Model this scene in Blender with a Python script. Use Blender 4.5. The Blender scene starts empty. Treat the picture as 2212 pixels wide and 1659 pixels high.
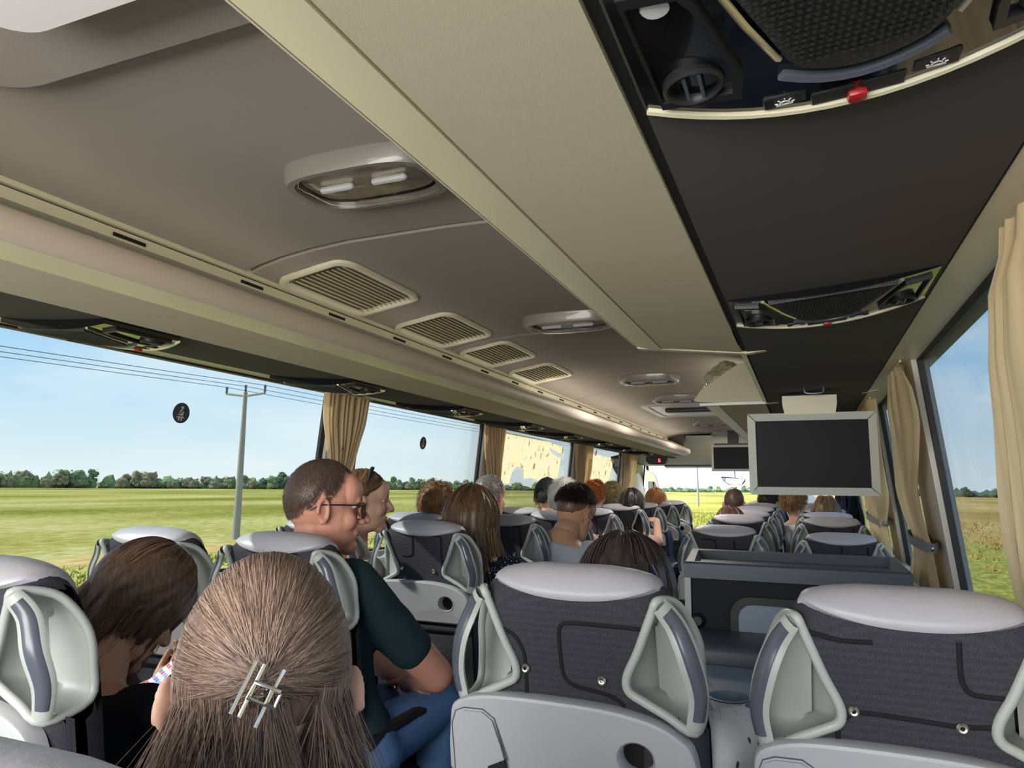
import bpy, bmesh, math, random
import numpy as np
from mathutils import Vector, Matrix, Euler, noise as mnoise
C = bpy.context.scene.collection
SC = bpy.context.scene
PI = math.pi
EYE = 1.3          # camera height above the seat platform (floor z = 0)

# ------------------------------------------------------------------ camera
def build_camera():
    f, cx, cy = 1530.0, 1106.0, 829.5
    def ray(u, v): return Vector(((u-cx)/f, -(v-cy)/f, -1.0))
    d = ray(1740, 1060).normalized()              # travel direction of the coach
    up = ray(2740, 1072.5).cross(d).normalized()  # horizon tilt
    if up.y < 0: up = -up
    right = d.cross(up)
    M = Matrix((right, d, up))                    # camera -> world
    cam = bpy.data.cameras.new('camera'); o = bpy.data.objects.new('camera', cam); C.objects.link(o)
    cam.sensor_fit = 'HORIZONTAL'; cam.sensor_width = 36.0; cam.lens = f/2212.0*36.0
    cam.clip_start = 0.03; cam.clip_end = 6000
    m4 = M.to_4x4(); m4.translation = Vector((0, 0, EYE)); o.matrix_world = m4
    SC.camera = o
build_camera()

def srgb(r, g, b, a=1.0):
    def l(c):
        c /= 255.0
        return c/12.92 if c <= 0.04045 else ((c+0.055)/1.055)**2.4
    return (l(r), l(g), l(b), a)

# ------------------------------------------------------------------ light
SC.view_settings.view_transform = 'Standard'; SC.view_settings.look = 'None'
SC.view_settings.gamma = 1.0; SC.view_settings.use_curve_mapping = False
SC.view_settings.exposure = 1.5
SC.cycles.use_denoising = True
SC.cycles.max_bounces = 10; SC.cycles.diffuse_bounces = 6; SC.cycles.transparent_max_bounces = 16
SC.cycles.sample_clamp_indirect = 6.0; SC.cycles.caustics_reflective = False; SC.cycles.caustics_refractive = False
def build_world():
    w = bpy.data.worlds.new('sky'); SC.world = w; w.use_nodes = True
    nt = w.node_tree; N = nt.nodes; L = nt.links; N.clear()
    out = N.new('ShaderNodeOutputWorld'); bg = N.new('ShaderNodeBackground'); L.new(bg.outputs[0], out.inputs[0])
    tc = N.new('ShaderNodeTexCoord'); sep = N.new('ShaderNodeSeparateXYZ'); L.new(tc.outputs['Generated'], sep.inputs[0])
    ramp = N.new('ShaderNodeValToRGB'); L.new(sep.outputs['Z'], ramp.inputs[0])
    e = ramp.color_ramp.elements
    e[0].position = 0.0; e[0].color = srgb(226, 232, 234)
    e[1].position = 1.0; e[1].color = srgb(120, 160, 214)
    for p, c in ((0.06, srgb(206, 224, 234)), (0.17, srgb(170, 206, 236)), (0.34, srgb(138, 186, 232))):
        x = e.new(p); x.color = c
    mp = N.new('ShaderNodeMapping'); mp.inputs['Scale'].default_value = (2.2, 2.2, 9.0); mp.inputs['Location'].default_value = (3.1, 0.4, 0.0)
    L.new(tc.outputs['Generated'], mp.inputs[0])
    nz = N.new('ShaderNodeTexNoise'); nz.inputs['Scale'].default_value = 1.3; nz.inputs['Detail'].default_value = 7.0; nz.inputs['Roughness'].default_value = 0.55
    L.new(mp.outputs[0], nz.inputs['Vector'])
    cr = N.new('ShaderNodeValToRGB'); cr.color_ramp.elements[0].position = 0.44; cr.color_ramp.elements[1].position = 0.70
    L.new(nz.outputs['Fac'], cr.inputs[0])
    mul = N.new('ShaderNodeMath'); mul.operation = 'MULTIPLY'; mul.inputs[1].default_value = 0.75; L.new(cr.outputs[0], mul.inputs[0])
    mx = N.new('ShaderNodeMix'); mx.data_type = 'RGBA'; L.new(mul.outputs[0], mx.inputs['Factor'])
    L.new(ramp.outputs[0], mx.inputs['A']); mx.inputs['B'].default_value = srgb(232, 236, 240)
    L.new(mx.outputs['Result'], bg.inputs[0]); bg.inputs[1].default_value = 0.85
build_world()
def build_sun():
    s = bpy.data.lights.new('sun', 'SUN'); s.energy = 3.0; s.angle = math.radians(0.6); s.color = (1.0, 0.95, 0.86)
    o = bpy.data.objects.new('sun', s); C.objects.link(o)
    o.rotation_euler = Vector((0.70, 0.42, -0.57)).to_track_quat('-Z', 'Y').to_euler()
build_sun()
def area(name, loc, direction, sx, sy, power, col, rot=None):
    l = bpy.data.lights.new(name, 'AREA'); l.shape = 'RECTANGLE'; l.size = sx; l.size_y = sy; l.energy = power; l.color = col
    o = bpy.data.objects.new(name, l); C.objects.link(o); o.location = loc; o.rotation_euler = rot or Vector(direction).to_track_quat('-Z', 'Y').to_euler()
# unseen area light added behind the camera to brighten the cabin
area('rear_fill', (-.84, -1.28, EYE+.05), (0, 1, 0.05), 2.1, 1.0, 33, (1.0, .97, .92))
# hidden strips added above both luggage racks to lighten the ceiling, not coach fittings
area('ceiling_fill_left', (-2.04+.66, 1.3, EYE+.47), (.25, 0, 1), .04, 5.0, .55, (1.0, .93, .82), (PI, .25, 0))
area('ceiling_fill_right', (.36-.66, .35, EYE+.47), (-.25, 0, 1), .04, 3.2, .35, (1.0, .93, .82), (PI, -.25, 0))
area('ceiling_fill_left_front', (-2.04+.66, 6.1, EYE+.47), (.25, 0, 1), .04, 4.6, 1.9, (1.0, .92, .78), (PI, .25, 0))
area('ceiling_fill_front', (.36-.66, 6.0, EYE+.47), (-.25, 0, 1), .04, 5.0, 1.8, (1.0, .93, .82), (PI, -.25, 0))

# ------------------------------------------------------------------ materials
def mat(name, col, rough=0.6, metal=0.0, noise=0.0, nscale=40.0, bump=0.0, bscale=300.0, spec=0.5, coat=0.0, weave=None, alpha=None, emit=None):
    m = bpy.data.materials.new(name); m.use_nodes = True
    nt = m.node_tree; N = nt.nodes; L = nt.links; b = N['Principled BSDF']
    b.inputs['Base Color'].default_value = col; b.inputs['Roughness'].default_value = rough; b.inputs['Metallic'].default_value = metal
    b.inputs['Specular IOR Level'].default_value = spec; b.inputs['Coat Weight'].default_value = coat
    tc = N.new('ShaderNodeTexCoord')
    if noise > 0:
        nz = N.new('ShaderNodeTexNoise'); nz.inputs['Scale'].default_value = nscale; nz.inputs['Detail'].default_value = 4.0
        L.new(tc.outputs['Object'], nz.inputs['Vector'])
        mx = N.new('ShaderNodeMix'); mx.data_type = 'RGBA'; L.new(nz.outputs['Fac'], mx.inputs['Factor'])
        mx.inputs['A'].default_value = tuple(c*(1-noise) for c in col[:3])+(1,); mx.inputs['B'].default_value = tuple(min(1, c*(1+noise)) for c in col[:3])+(1,)
        L.new(mx.outputs['Result'], b.inputs['Base Color'])
    if weave:
        sc, amt = weave
        vo = N.new('ShaderNodeTexVoronoi'); vo.inputs['Scale'].default_value = sc; vo.inputs['Randomness'].default_value = 0.5
        L.new(tc.outputs['Object'], vo.inputs['Vector'])
        cr = N.new('ShaderNodeValToRGB'); cr.color_ramp.elements[0].position = 0.18; cr.color_ramp.elements[1].position = 0.5
        cr.color_ramp.elements[0].color = tuple(min(1, c*(1+amt)) for c in col[:3])+(1,); cr.color_ramp.elements[1].color = tuple(c*0.7 for c in col[:3])+(1,)
        L.new(vo.outputs['Distance'], cr.inputs[0]); L.new(cr.outputs[0], b.inputs['Base Color'])
        bp = N.new('ShaderNodeBump'); bp.inputs['Strength'].default_value = 0.35; bp.inputs['Distance'].default_value = 0.002; bp.invert = True
        L.new(vo.outputs['Distance'], bp.inputs['Height']); L.new(bp.outputs[0], b.inputs['Normal'])
    if bump > 0:
        nb = N.new('ShaderNodeTexNoise'); nb.inputs['Scale'].default_value = bscale; nb.inputs['Detail'].default_value = 3.0
        L.new(tc.outputs['Object'], nb.inputs['Vector'])
        bp = N.new('ShaderNodeBump'); bp.inputs['Strength'].default_value = bump; bp.inputs['Distance'].default_value = 0.002
        L.new(nb.outputs['Fac'], bp.inputs['Height']); L.new(bp.outputs[0], b.inputs['Normal'])
    if alpha is not None: b.inputs['Alpha'].default_value = alpha
    if emit: b.inputs['Emission Color'].default_value = emit[0]; b.inputs['Emission Strength'].default_value = emit[1]
    return m
def glass_mat(name, tint, gloss=0.05):
    m = bpy.data.materials.new(name); m.use_nodes = True
    nt = m.node_tree; N = nt.nodes; L = nt.links; N.clear()
    out = N.new('ShaderNodeOutputMaterial'); mx = N.new('ShaderNodeMixShader'); t = N.new('ShaderNodeBsdfTransparent'); g = N.new('ShaderNodeBsdfGlossy')
    lw = N.new('ShaderNodeLayerWeight'); lw.inputs['Blend'].default_value = gloss*2
    t.inputs[0].default_value = tint; g.inputs['Roughness'].default_value = 0.02
    mu = N.new('ShaderNodeMath'); mu.operation = 'MULTIPLY'; mu.inputs[1].default_value = 0.35; L.new(lw.outputs['Fresnel'], mu.inputs[0])
    L.new(mu.outputs[0], mx.inputs[0]); L.new(t.outputs[0], mx.inputs[1]); L.new(g.outputs[0], mx.inputs[2]); L.new(mx.outputs[0], out.inputs[0])
    return m
def cloth_thin(name, col, trans=.5):
    m = mat(name, col, 0.85, noise=.06, nscale=200, spec=0.1); nt = m.node_tree; N = nt.nodes; L = nt.links; b = N['Principled BSDF']; o = [n for n in N if n.type == 'OUTPUT_MATERIAL'][0]
    t = N.new('ShaderNodeBsdfTranslucent'); t.inputs[0].default_value = col; mx = N.new('ShaderNodeMixShader'); mx.inputs[0].default_value = trans
    L.new(b.outputs[0], mx.inputs[1]); L.new(t.outputs[0], mx.inputs[2]); L.new(mx.outputs[0], o.inputs[0]); return m
M = dict(
    fabric=mat('seat_mesh_fabric', srgb(66, 65, 72), 0.9, weave=(560, 0.42), spec=0.2),
    black_seam=mat('black_piping', srgb(30, 30, 34), 0.8, spec=0.2),
    pad=mat('grey_leather', srgb(172, 170, 177), 0.42, noise=0.04, nscale=30, bump=0.25, bscale=160),
    silver=mat('silver_plastic', srgb(172, 176, 172), 0.38, noise=0.03, nscale=60),
    grip=mat('dark_grip', srgb(84, 88, 100), 0.25),
    tray=mat('tray_plastic', srgb(174, 174, 178), 0.45, noise=0.02, nscale=80, bump=0.06, bscale=900),
    black=mat('black_plastic', srgb(26, 27, 30), 0.45),
    hole=mat('hole_dark', srgb(14, 14, 14), 0.9),
    steel=mat('steel', srgb(190, 186, 176), 0.3, metal=1.0),
    ceil=mat('ceiling_felt', srgb(156, 149, 140), 0.95, noise=0.05, nscale=6, bump=0.12, bscale=700, spec=0.1),
    rackfab=mat('rack_fabric', srgb(198, 190, 168), 0.95, noise=.05, nscale=500, bump=.12, bscale=900, spec=0.1),
    cream=mat('cream_plastic', srgb(214, 208, 182), 0.4, noise=0.02, nscale=20),
    rail=mat('satin_rail', srgb(232, 226, 196), 0.35, metal=0.15),
    pink=mat('rack_nose_vinyl', srgb(206, 192, 178), 0.55),
    darkpan=mat('dark_panel_fabric', srgb(84, 82, 80), 0.9, noise=0.06, nscale=900, spec=0.15),
    gloss=mat('glossy_black', srgb(14, 15, 18), 0.12, coat=0.6),
    grille=mat('speaker_mesh', srgb(44, 44, 46), 0.55, weave=(190, 0.9)),
    chrome=mat('chrome_trim', srgb(214, 206, 182), 0.2, metal=0.7),
    white=mat('white_plastic', srgb(232, 230, 232), 0.4),
    red=mat('red_button', srgb(170, 26, 34), 0.35),
    ventgrey=mat('vent_frame_plastic', srgb(168, 160, 142), 0.5), lampgrey=mat('lamp_base_plastic', srgb(116, 111, 104), 0.35, coat=.3),
    lens=mat('lamp_lens', srgb(225, 225, 222), 0.12, coat=0.5),
    wall=mat('wall_panel', srgb(176, 172, 164), 0.7, noise=0.03, nscale=20),
    pillar=mat('pillar_plastic', srgb(206, 202, 196), 0.5, noise=0.02, nscale=30),
    rubber=mat('window_rubber', srgb(20, 20, 22), 0.6),
    floor=mat('floor_vinyl', srgb(70, 72, 78), 0.8, noise=0.15, nscale=120),
    curtain=cloth_thin('beige_curtain', srgb(240, 224, 192)),
    strap=mat('grey_strap', srgb(112, 114, 120), 0.6),
    screen=mat('tv_screen', srgb(22, 22, 30), 0.5, spec=.15),
    tvgrey=mat('tv_bezel', srgb(206, 210, 206), 0.42),
    galley=mat('blue_grey_plastic', srgb(74, 82, 90), 0.45, noise=0.04, nscale=60, bump=0.05, bscale=800),
    galleydark=mat('partition_carpet', srgb(36, 37, 40), 0.9, noise=0.15, nscale=300),
    bluegrey=mat('pale_blue_panel', srgb(140, 152, 166), 0.45),
    tabl=mat('blue_grey_table', srgb(132, 142, 156), 0.4),
    glass_l=glass_mat('side_glass', (0.66, 0.685, 0.68, 1)),
    glass_r=glass_mat('side_glass_dark', (0.64, 0.68, 0.70, 1)),
    glass_f=glass_mat('windscreen_glass', (0.99, 0.99, 0.985, 1)),
    led=mat('red_digit', srgb(255, 40, 60), 0.4, emit=(srgb(255, 40, 70), 4.0)),
    leddim=mat('dim_digit', srgb(120, 70, 74), 0.5),
    mirror=mat('mirror_glass', srgb(220, 222, 226), 0.03, metal=1.0),
    speaker=mat('speaker_box', srgb(84, 76, 70), 0.7, bump=0.1, bscale=900),
)

# ------------------------------------------------------------------ mesh helpers
class MB:
    def __init__(s): s.v = []; s.f = []
    def add(s, vs, fs):
        n = len(s.v); s.v.extend([tuple(p) for p in vs]); s.f.extend([tuple(i+n for i in q) for q in fs]); return s
    def grid(s, P, closeu=False, closev=False):
        nu, nv = len(P), len(P[0]); vs = [p for r in P for p in r]; fs = []
        for i in range(nu if closeu else nu-1):
            for j in range(nv if closev else nv-1):
                a, b = i, (i+1) % nu; c, d = j, (j+1) % nv
                fs.append((a*nv+c, b*nv+c, b*nv+d, a*nv+d))
        return s.add(vs, fs)
    def box(s, x0, x1, y0, y1, z0, z1, r=0.0, seg=2):
        bm = bmesh.new(); bmesh.ops.create_cube(bm, size=1.0)
        for v in bm.verts: v.co = Vector((x0+(v.co.x+.5)*(x1-x0), y0+(v.co.y+.5)*(y1-y0), z0+(v.co.z+.5)*(z1-z0)))
        if r > 0: bmesh.ops.bevel(bm, geom=list(bm.edges), offset=r, segments=seg, profile=0.5, affect='EDGES')
        return s.bm(bm)
    def bm(s, bm, mtx=None):
        bm.verts.index_update()
        vs = [(mtx @ v.co if mtx else v.co.copy()) for v in bm.verts]; fs = [tuple(v.index for v in f.verts) for f in bm.faces]; bm.free()
        return s.add(vs, fs)
    def tube(s, pts, r, n=8, closed=False, caps=True, flat=1.0, upv=None):
        pts = [Vector(p) for p in pts]; k = len(pts); R = r if hasattr(r, '__len__') else [r]*k
        rings = []; ref = Vector(upv) if upv else None
        for i, p in enumerate(pts):
            t = (pts[(i+1) % k]-pts[i-1]) if closed else (pts[min(i+1, k-1)]-pts[max(i-1, 0)])
            t = t.normalized() if t.length > 1e-9 else Vector((0, 0, 1))
            if ref is None: ref = t.orthogonal()
            a = (ref - t*ref.dot(t)); a = a.normalized() if a.length > 1e-6 else t.orthogonal().normalized()
            if not upv: ref = a
            b = t.cross(a)
            rings.append([p+(a*math.cos(2*PI*j/n)*flat+b*math.sin(2*PI*j/n))*R[i] for j in range(n)])
        s.grid(rings, closeu=closed, closev=True)
        if caps and not closed:
            m = len(s.v); s.f.append(tuple(range(m-n, m))); s.f.append(tuple(reversed(range(m-n*k, m-n*k+n))))
        return s
    def lathe(s, prof, c=(0, 0, 0), axis=(0, 0, 1), n=20):
        q = Vector((0, 0, 1)).rotation_difference(Vector(axis).normalized()).to_matrix(); c = Vector(c)
        P = [[c+q @ Vector((r*math.cos(2*PI*j/n), r*math.sin(2*PI*j/n), z)) for j in range(n)] for r, z in prof]
        return s.grid(P, closev=True)
    def prism(s, poly, fn, d0, d1, holes=()):
        """polygon (2-D) swept between depths d0 and d1; fn(a, b, d) -> 3-D"""
        bm = bmesh.new(); edges = []
        loops = [poly]+list(holes); vl = []
        for lp in loops:
            vv = [bm.verts.new((a, b, 0)) for a, b in lp]; vl.append(vv)
            edges += [bm.edges.new((vv[i], vv[(i+1) % len(vv)])) for i in range(len(vv))]
        bmesh.ops.triangle_fill(bm, edges=edges, use_beauty=True)
        bm.verts.index_update(); n = len(bm.verts)
        co = [(v.co.x, v.co.y) for v in bm.verts]; fs = [tuple(v.index for v in f.verts) for f in bm.faces]
        idx = [[v.index for v in vv] for vv in vl]; bm.free()
        vs = [fn(a, b, d0) for a, b in co]+[fn(a, b, d1) for a, b in co]
        F = fs+[tuple(i+n for i in reversed(f)) for f in fs]
        for lp in idx:
            for i in range(len(lp)):
                a, b = lp[i], lp[(i+1) % len(lp)]; F.append((a, b, b+n, a+n))
        return s.add(vs, F)
    def ell(s, c, r, rot=None, nu=12, nv=8):
        c = Vector(c); vs = []
        for i in range(1, nv):
            th = PI*i/nv
            for j in range(nu):
                ph = 2*PI*j/nu; p = Vector((r[0]*math.sin(th)*math.cos(ph), r[1]*math.sin(th)*math.sin(ph), r[2]*math.cos(th)))
                vs.append(c+(rot @ p if rot else p))
        t = Vector((0, 0, r[2])); fs = [(i*nu+j, (i+1)*nu+j, (i+1)*nu+(j+1) % nu, i*nu+(j+1) % nu) for i in range(nv-2) for j in range(nu)]
        vs.append(c+(rot @ t if rot else t)); vs.append(c-(rot @ t if rot else t)); m = len(vs)
        fs += [(m-2, j, (j+1) % nu) for j in range(nu)]+[(m-1, (nv-2)*nu+(j+1) % nu, (nv-2)*nu+j) for j in range(nu)]
        return s.add(vs, fs)
    def cap(s, a, b, ra, rb, n=10):
        """tapered capsule"""
        a, b = Vector(a), Vector(b); d = (b-a); L = d.length; t = d/L if L > 1e-9 else Vector((0, 0, 1))
        pts = []; R = []
        for k in range(4): th = PI/2*(k+.12)/4.12; pts.append(a-t*ra*math.cos(th)); R.append(ra*math.sin(th))
        for k in range(5): u = k/4; pts.append(a+d*u); R.append(ra+(rb-ra)*u)
        for k in reversed(range(4)): th = PI/2*(k+.12)/4.12; pts.append(b+t*rb*math.cos(th)); R.append(rb*math.sin(th))
        return s.tube(pts, R, n)
    def mesh(s, name, material=None, smooth=True, ang=40):
        me = bpy.data.meshes.new(name); me.from_pydata([tuple(p) for p in s.v], [], s.f); me.validate()
        bm = bmesh.new(); bm.from_mesh(me); bmesh.ops.recalc_face_normals(bm, faces=bm.faces); bm.to_mesh(me); bm.free()
        if smooth:
            me.shade_smooth(); me.set_sharp_from_angle(angle=math.radians(ang))
        if material: me.materials.append(material)
        me.update(); return me
def link(name, me, parent=None, loc=None, rot=None):
    o = bpy.data.objects.new(name, me); C.objects.link(o)
    if parent: o.parent = parent
    if loc: o.location = loc
    if rot: o.rotation_euler = rot
    return o
def obj(name, mb, m, parent=None, **k): return link(name, mb.mesh(name, m, **k), parent)
def tag(o, label=None, cat=None, group=None, kind=None):
    if label: o['label'] = label
    if cat: o['category'] = cat
    if group: o['group'] = group
    if kind: o['kind'] = kind
    return o
def thing(name, label, cat, loc=(0, 0, 0), group=None, rz=0.0):
    o = bpy.data.objects.new(name, None); C.objects.link(o); o.location = loc; o.rotation_euler = (0, 0, rz); o.empty_display_size = 0.1
    return tag(o, label, cat, group)
def struct(name, mb, m, parent=None, **k):
    o = obj(name, mb, m, parent, **k)
    if not parent: o['kind'] = 'structure'
    return o
def lerp(x, xs, ys): return float(np.interp(x, xs, ys))
def spline(pts, n=8, closed=False):
    pts = [Vector(p) for p in pts]; k = len(pts); out = []
    for i in range(k if closed else k-1):
        p0, p1, p2, p3 = (pts[(i-1) % k], pts[i], pts[(i+1) % k], pts[(i+2) % k]) if closed else (pts[max(i-1, 0)], pts[i], pts[i+1], pts[min(i+2, k-1)])
        for j in range(n):
            t = j/n; out.append(0.5*((2*p1)+(p2-p0)*t+(2*p0-5*p1+4*p2-p3)*t*t+(3*p1-p0-3*p2+p3)*t**3))
    if not closed: out.append(pts[-1])
    return out
def rrect(x0, x1, y0, y1, r, n=4):
    out = []
    for cx, cy, a in ((x1-r, y1-r, 0), (x0+r, y1-r, PI/2), (x0+r, y0+r, PI), (x1-r, y0+r, 1.5*PI)):
        for k in range(n+1): out.append((cx+r*math.cos(a+PI/2*k/n), cy+r*math.sin(a+PI/2*k/n)))
    return out

# ------------------------------------------------------------------ the coach: walls, windows, ceiling
XR, XL = 0.36, -2.04           # side walls at the top edge of the windows
XC = (XR+XL)/2
ZT, ZB = EYE+0.431, EYE-0.36   # window top / bottom
Y0, Y1 = -1.3, 9.9             # the stretch of coach that is built
def wx(side, z):               # the walls lean outwards below the window top
    d = (ZT-z)*0.105
    return XR+d if side > 0 else XL-d
def wallbox(mb, side, y0, y1, z0, z1, t0, t1):
    """slab on a leaning side wall, t0..t1 measured inwards from the wall plane"""
    s = -1 if side > 0 else 1
    vs = []
    for y in (y0, y1):
        for z in (z0, z1):
            for t in (t0, t1): vs.append((wx(side, z)+s*t, y, z))
    return mb.add(vs, [(0, 1, 3, 2), (4, 6, 7, 5), (0, 4, 5, 1), (2, 3, 7, 6), (0, 2, 6, 4), (1, 5, 7, 3)])
struct('floor', MB().box(XL-.4, XR+.4, Y0, Y1+.4, -0.06, 0.0), M['floor'])
for side, nm in ((-1, 'wall_left'), (1, 'wall_right')):
    mb = MB(); wallbox(mb, side, Y0, Y1, 0.0, ZB, -0.05, 0.0); wallbox(mb, side, Y0, Y1, ZT, EYE+0.80, -0.06, 0.0)
    struct(nm, mb, M['wall'])
    tb = MB(); wallbox(tb, side, Y0, Y1, ZB-.015, ZB+.02, 0.0, 0.035)
    struct('trim_sill_left' if side < 0 else 'trim_sill_right', tb, M['pillar'])
# pillars: (start, end) along the coach
PL = [(0.55, 0.95), (2.72, 2.96), (4.45, 4.68), (6.52, 6.80), (8.45, 8.72)]
PR = [(.9, 1.25), (2.63, 2.98), (3.98, 4.30), (5.4, 5.72), (6.9, 7.2), (8.4, 8.7)]
nwin = 0; ntrim = 0
for side, PP, gm in ((-1, PL, M['glass_l']), (1, PR, M['glass_r'])):
    prev = Y0
    for a, b in PP+[(Y1, Y1+.3)]:
        nwin += 1
        w = MB(); wallbox(w, side, prev, a, ZB, ZT, -0.018, -0.012); struct('window_%d' % nwin, w, gm, smooth=False)
        r = MB()
        for y0, y1, z0, z1 in ((prev, prev+.03, ZB, ZT), (a-.03, a, ZB, ZT), (prev, a, ZT-.006, ZT), (prev, a, ZB, ZB+.03)):
            wallbox(r, side, y0, y1, z0, z1, -0.0115, 0.004)
        ntrim += 1; struct('trim_%d' % ntrim, r, M['rubber'], smooth=False)
        if b < Y1:
            p = MB(); wallbox(p, side, a, b, ZB, ZT+.05, -0.03, 0.02); ntrim += 1; struct('trim_%d' % ntrim, p, M['pillar'], smooth=False)
        prev = b
# ceiling panels between cross seams
SEAMS = [-1.3, 1.56, 2.84, 4.02, 4.76, 5.52, 6.9, 7.6, 8.3, 9.3]
def ceil_z(x):
    d = abs(x-XC); return EYE+lerp(d, (0, .30, .42, .52, .60, .66, .70), (.668, .664, .655, .642, .625, .605, .585))
cx_list = [XC+d for d in (-.70, -.68, -.66, -.63, -.60, -.56, -.52, -.47, -.42, -.36, -.3, -.2, -.1, 0, .1, .2, .3, .36, .42, .47, .52, .56, .60, .63, .66, .68, .70)]
back = MB().grid([[(x, y, ceil_z(x)+.02) for x in cx_list] for y in (Y0, Y1)])
ceiling = struct('ceiling', back, M['black'])
for a, b in zip(SEAMS[:-1], SEAMS[1:]):
    g = .006; rows = []
    for y, dz in ((a+g, .018), (a+g+.001, .004), (a+g+.006, 0), (b-g-.006, 0), (b-g-.001, .004), (b-g, .018)):
        rows.append([(x, y, ceil_z(x)+dz) for x in cx_list])
    obj('ceiling_panel', MB().grid(rows), M['ceil'], ceiling, ang=18)
# roof above the racks (closes the shell)
rf = MB()
for s in (-1, 1):
    xa = XC+s*.68; xb = XR+.03 if s > 0 else XL-.03
    rf.box(min(xa, xb), max(xa, xb), Y0, Y1, EYE+.70, EYE+.74)
struct('roof', rf, M['wall'])
# raised hatch surround close to the camera
hs = thing('roof_hatch', 'white framed roof hatch on raised felt panel, at the top left corner of the picture', 'roof hatch', (XC, 0.1, EYE+.66))
obj('surround', MB().prism(rrect(-.40, .40, -1.0, .598, .12, 6), lambda a, b, d: (a, b, d), -.022, .02), M['ceil'], hs)
obj('frame', MB().prism(rrect(-.115, .36, -.8, .455, .06, 8), lambda a, b, d: (a, b, d), -.075, -.015, holes=[rrect(-.05, .30, -.7, .39, .04, 6)]), M['white'], hs)
obj('cover', MB().prism(rrect(-.05, .30, -.7, .39, .04, 6), lambda a, b, d: (a, b, d), -.045, -.03), M['tray'], hs)
# ------------------------------------------------------------------ overhead racks and service channels
def rx(side, D): return XR-D if side > 0 else XL+D
def strip(side, prof, y0, y1, th=.012):
    """slab along the coach: prof = [(D, Z)...] lower face, thickness upwards"""
    mb = MB(); n = len(prof); P = [(rx(side, d), z+EYE) for d, z in prof]; Q = [(x, z+th) for x, z in P]
    ring = P+Q[::-1]
    return mb.grid([[(x, y0, z) for x, z in ring], [(x, y1, z) for x, z in ring]], closev=True).add(
        [(x, y, z) for y in (y0, y1) for x, z in ring], [tuple(range(2*n)), tuple(range(4*n-1, 2*n-1, -1))])
NOSE = [(.795, .407), (.803, .412), (.810, .425), (.811, .440), (.806, .455), (.795, .462), (.778, .464), (.768, .455), (.766, .440)]
def rack(side, y0, y1, label, end_y=None):
    t = thing('luggage_rack', label, 'luggage rack', (rx(side, .8), (y0+y1)/2, EYE+.407)); iv = -t.location
    def part(nm, mb, m, **k):
        mb.v = [(p[0]+iv.x, p[1]+iv.y, p[2]+iv.z) for p in mb.v]; return obj(nm, mb, m, t, **k)
    part('fabric_panel', strip(side, [(.512, .388), (.719, .394)], y0, y1, .012), M['rackfab'], smooth=False)
    part('rail', strip(side, [(.723, .393), (.745, .3935), (.792, .404)], y0, y1, .012), M['rail'])
    part('nose', strip(side, [(.795, .405), (.804, .411), (.811, .425), (.812, .440), (.807, .455), (.795, .463), (.778, .465)], y0, y1, .003), M['pink'], ang=80)
    part('rack_floor', strip(side, [(.05, .452), (.5, .43), (.775, .445)], y0, y1, .01), M['wall'])
    part('rack_back', MB().box(*sorted((rx(side, .03), rx(side, .05))), y0, y1, EYE+.44, EYE+.62), M['wall'])
    # mounting rail under the ceiling edge, two ribs and a groove
    part('mounting_rail', strip(side, [(.561, .618), (.560, .601), (.53, .600)], y0, y1, .004), M['cream'], smooth=False)
    part('rail_groove', strip(side, [(.545, .602), (.538, .590), (.50, .588)], y0, y1, .012), M['black'])
    part('rail_lip', strip(side, [(.552, .592), (.551, .571), (.50, .569)], y0, y1, .004), M['cream'], smooth=False)
    y = y0+.35
    while y < y1-.1:
        x = rx(side, .5525)
        part('slot', MB().box(x-.0015, x+.0015, y, y+.09, EYE+.577, EYE+.5855), M['hole']); y += .415
    return t, part
tl, partl = rack(-1, Y0, 8.5, 'long overhead luggage rack above the left windows, with pinkish nose and cream rail')
partl('end_cap', MB().prism([(XL+.03, .44), (XL+.5, .40), (XL+.79, .405), (XL+.812, .43), (XL+.79, .47), (XL+.6, .56), (XL+.4, .62), (XL+.03, .62)], lambda a, b, d: (a, d, b+EYE), 8.5, 8.53), M['cream'])
tr, partr = rack(1, Y0, 1.99, 'overhead luggage rack of beige fabric and pale rail, above the camera at top right')
partr('end_cap', MB().prism([(XR-.50, .386), (XR-.79, .40), (XR-.815, .43), (XR-.79, .468), (XR-.6, .56), (XR-.05, .62), (XR-.05, .45)], lambda a, b, d: (a, d+lerp(a, (XR-.82, XR-.5, XR), (0, .11, .15)), b+EYE), 1.985, 2.012), M['cream'])
partr('end_fabric', MB().prism([(XR-.512, .388), (XR-.79, .404), (XR-.79, .412), (XR-.512, .40)], lambda a, b, d: (a, d if d < 1.9 else d+lerp(a, (XR-.8, XR-.5), (0, .10)), b+EYE), 1.80, 1.985), M['rackfab'])
tf, partf = rack(1, 3.42, 8.5, 'front overhead luggage rack with wedge shaped felt end, beside the nearer television')
partf('end_cap', MB().prism([(XR-.512, .388), (XR-.80, .404), (XR-.83, .412), (XR-.785, .470), (XR-.625, .577), (XR-.40, .62), (XR-.05, .62), (XR-.05, .43)], lambda a, b, d: (a, d, b+EYE), 3.385, 3.43), M['rackfab'], smooth=False)
partf('end_edge', MB().box(XR-.80, XR-.51, 3.375, 3.385, EYE+.386, EYE+.398), M['white'])
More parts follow.
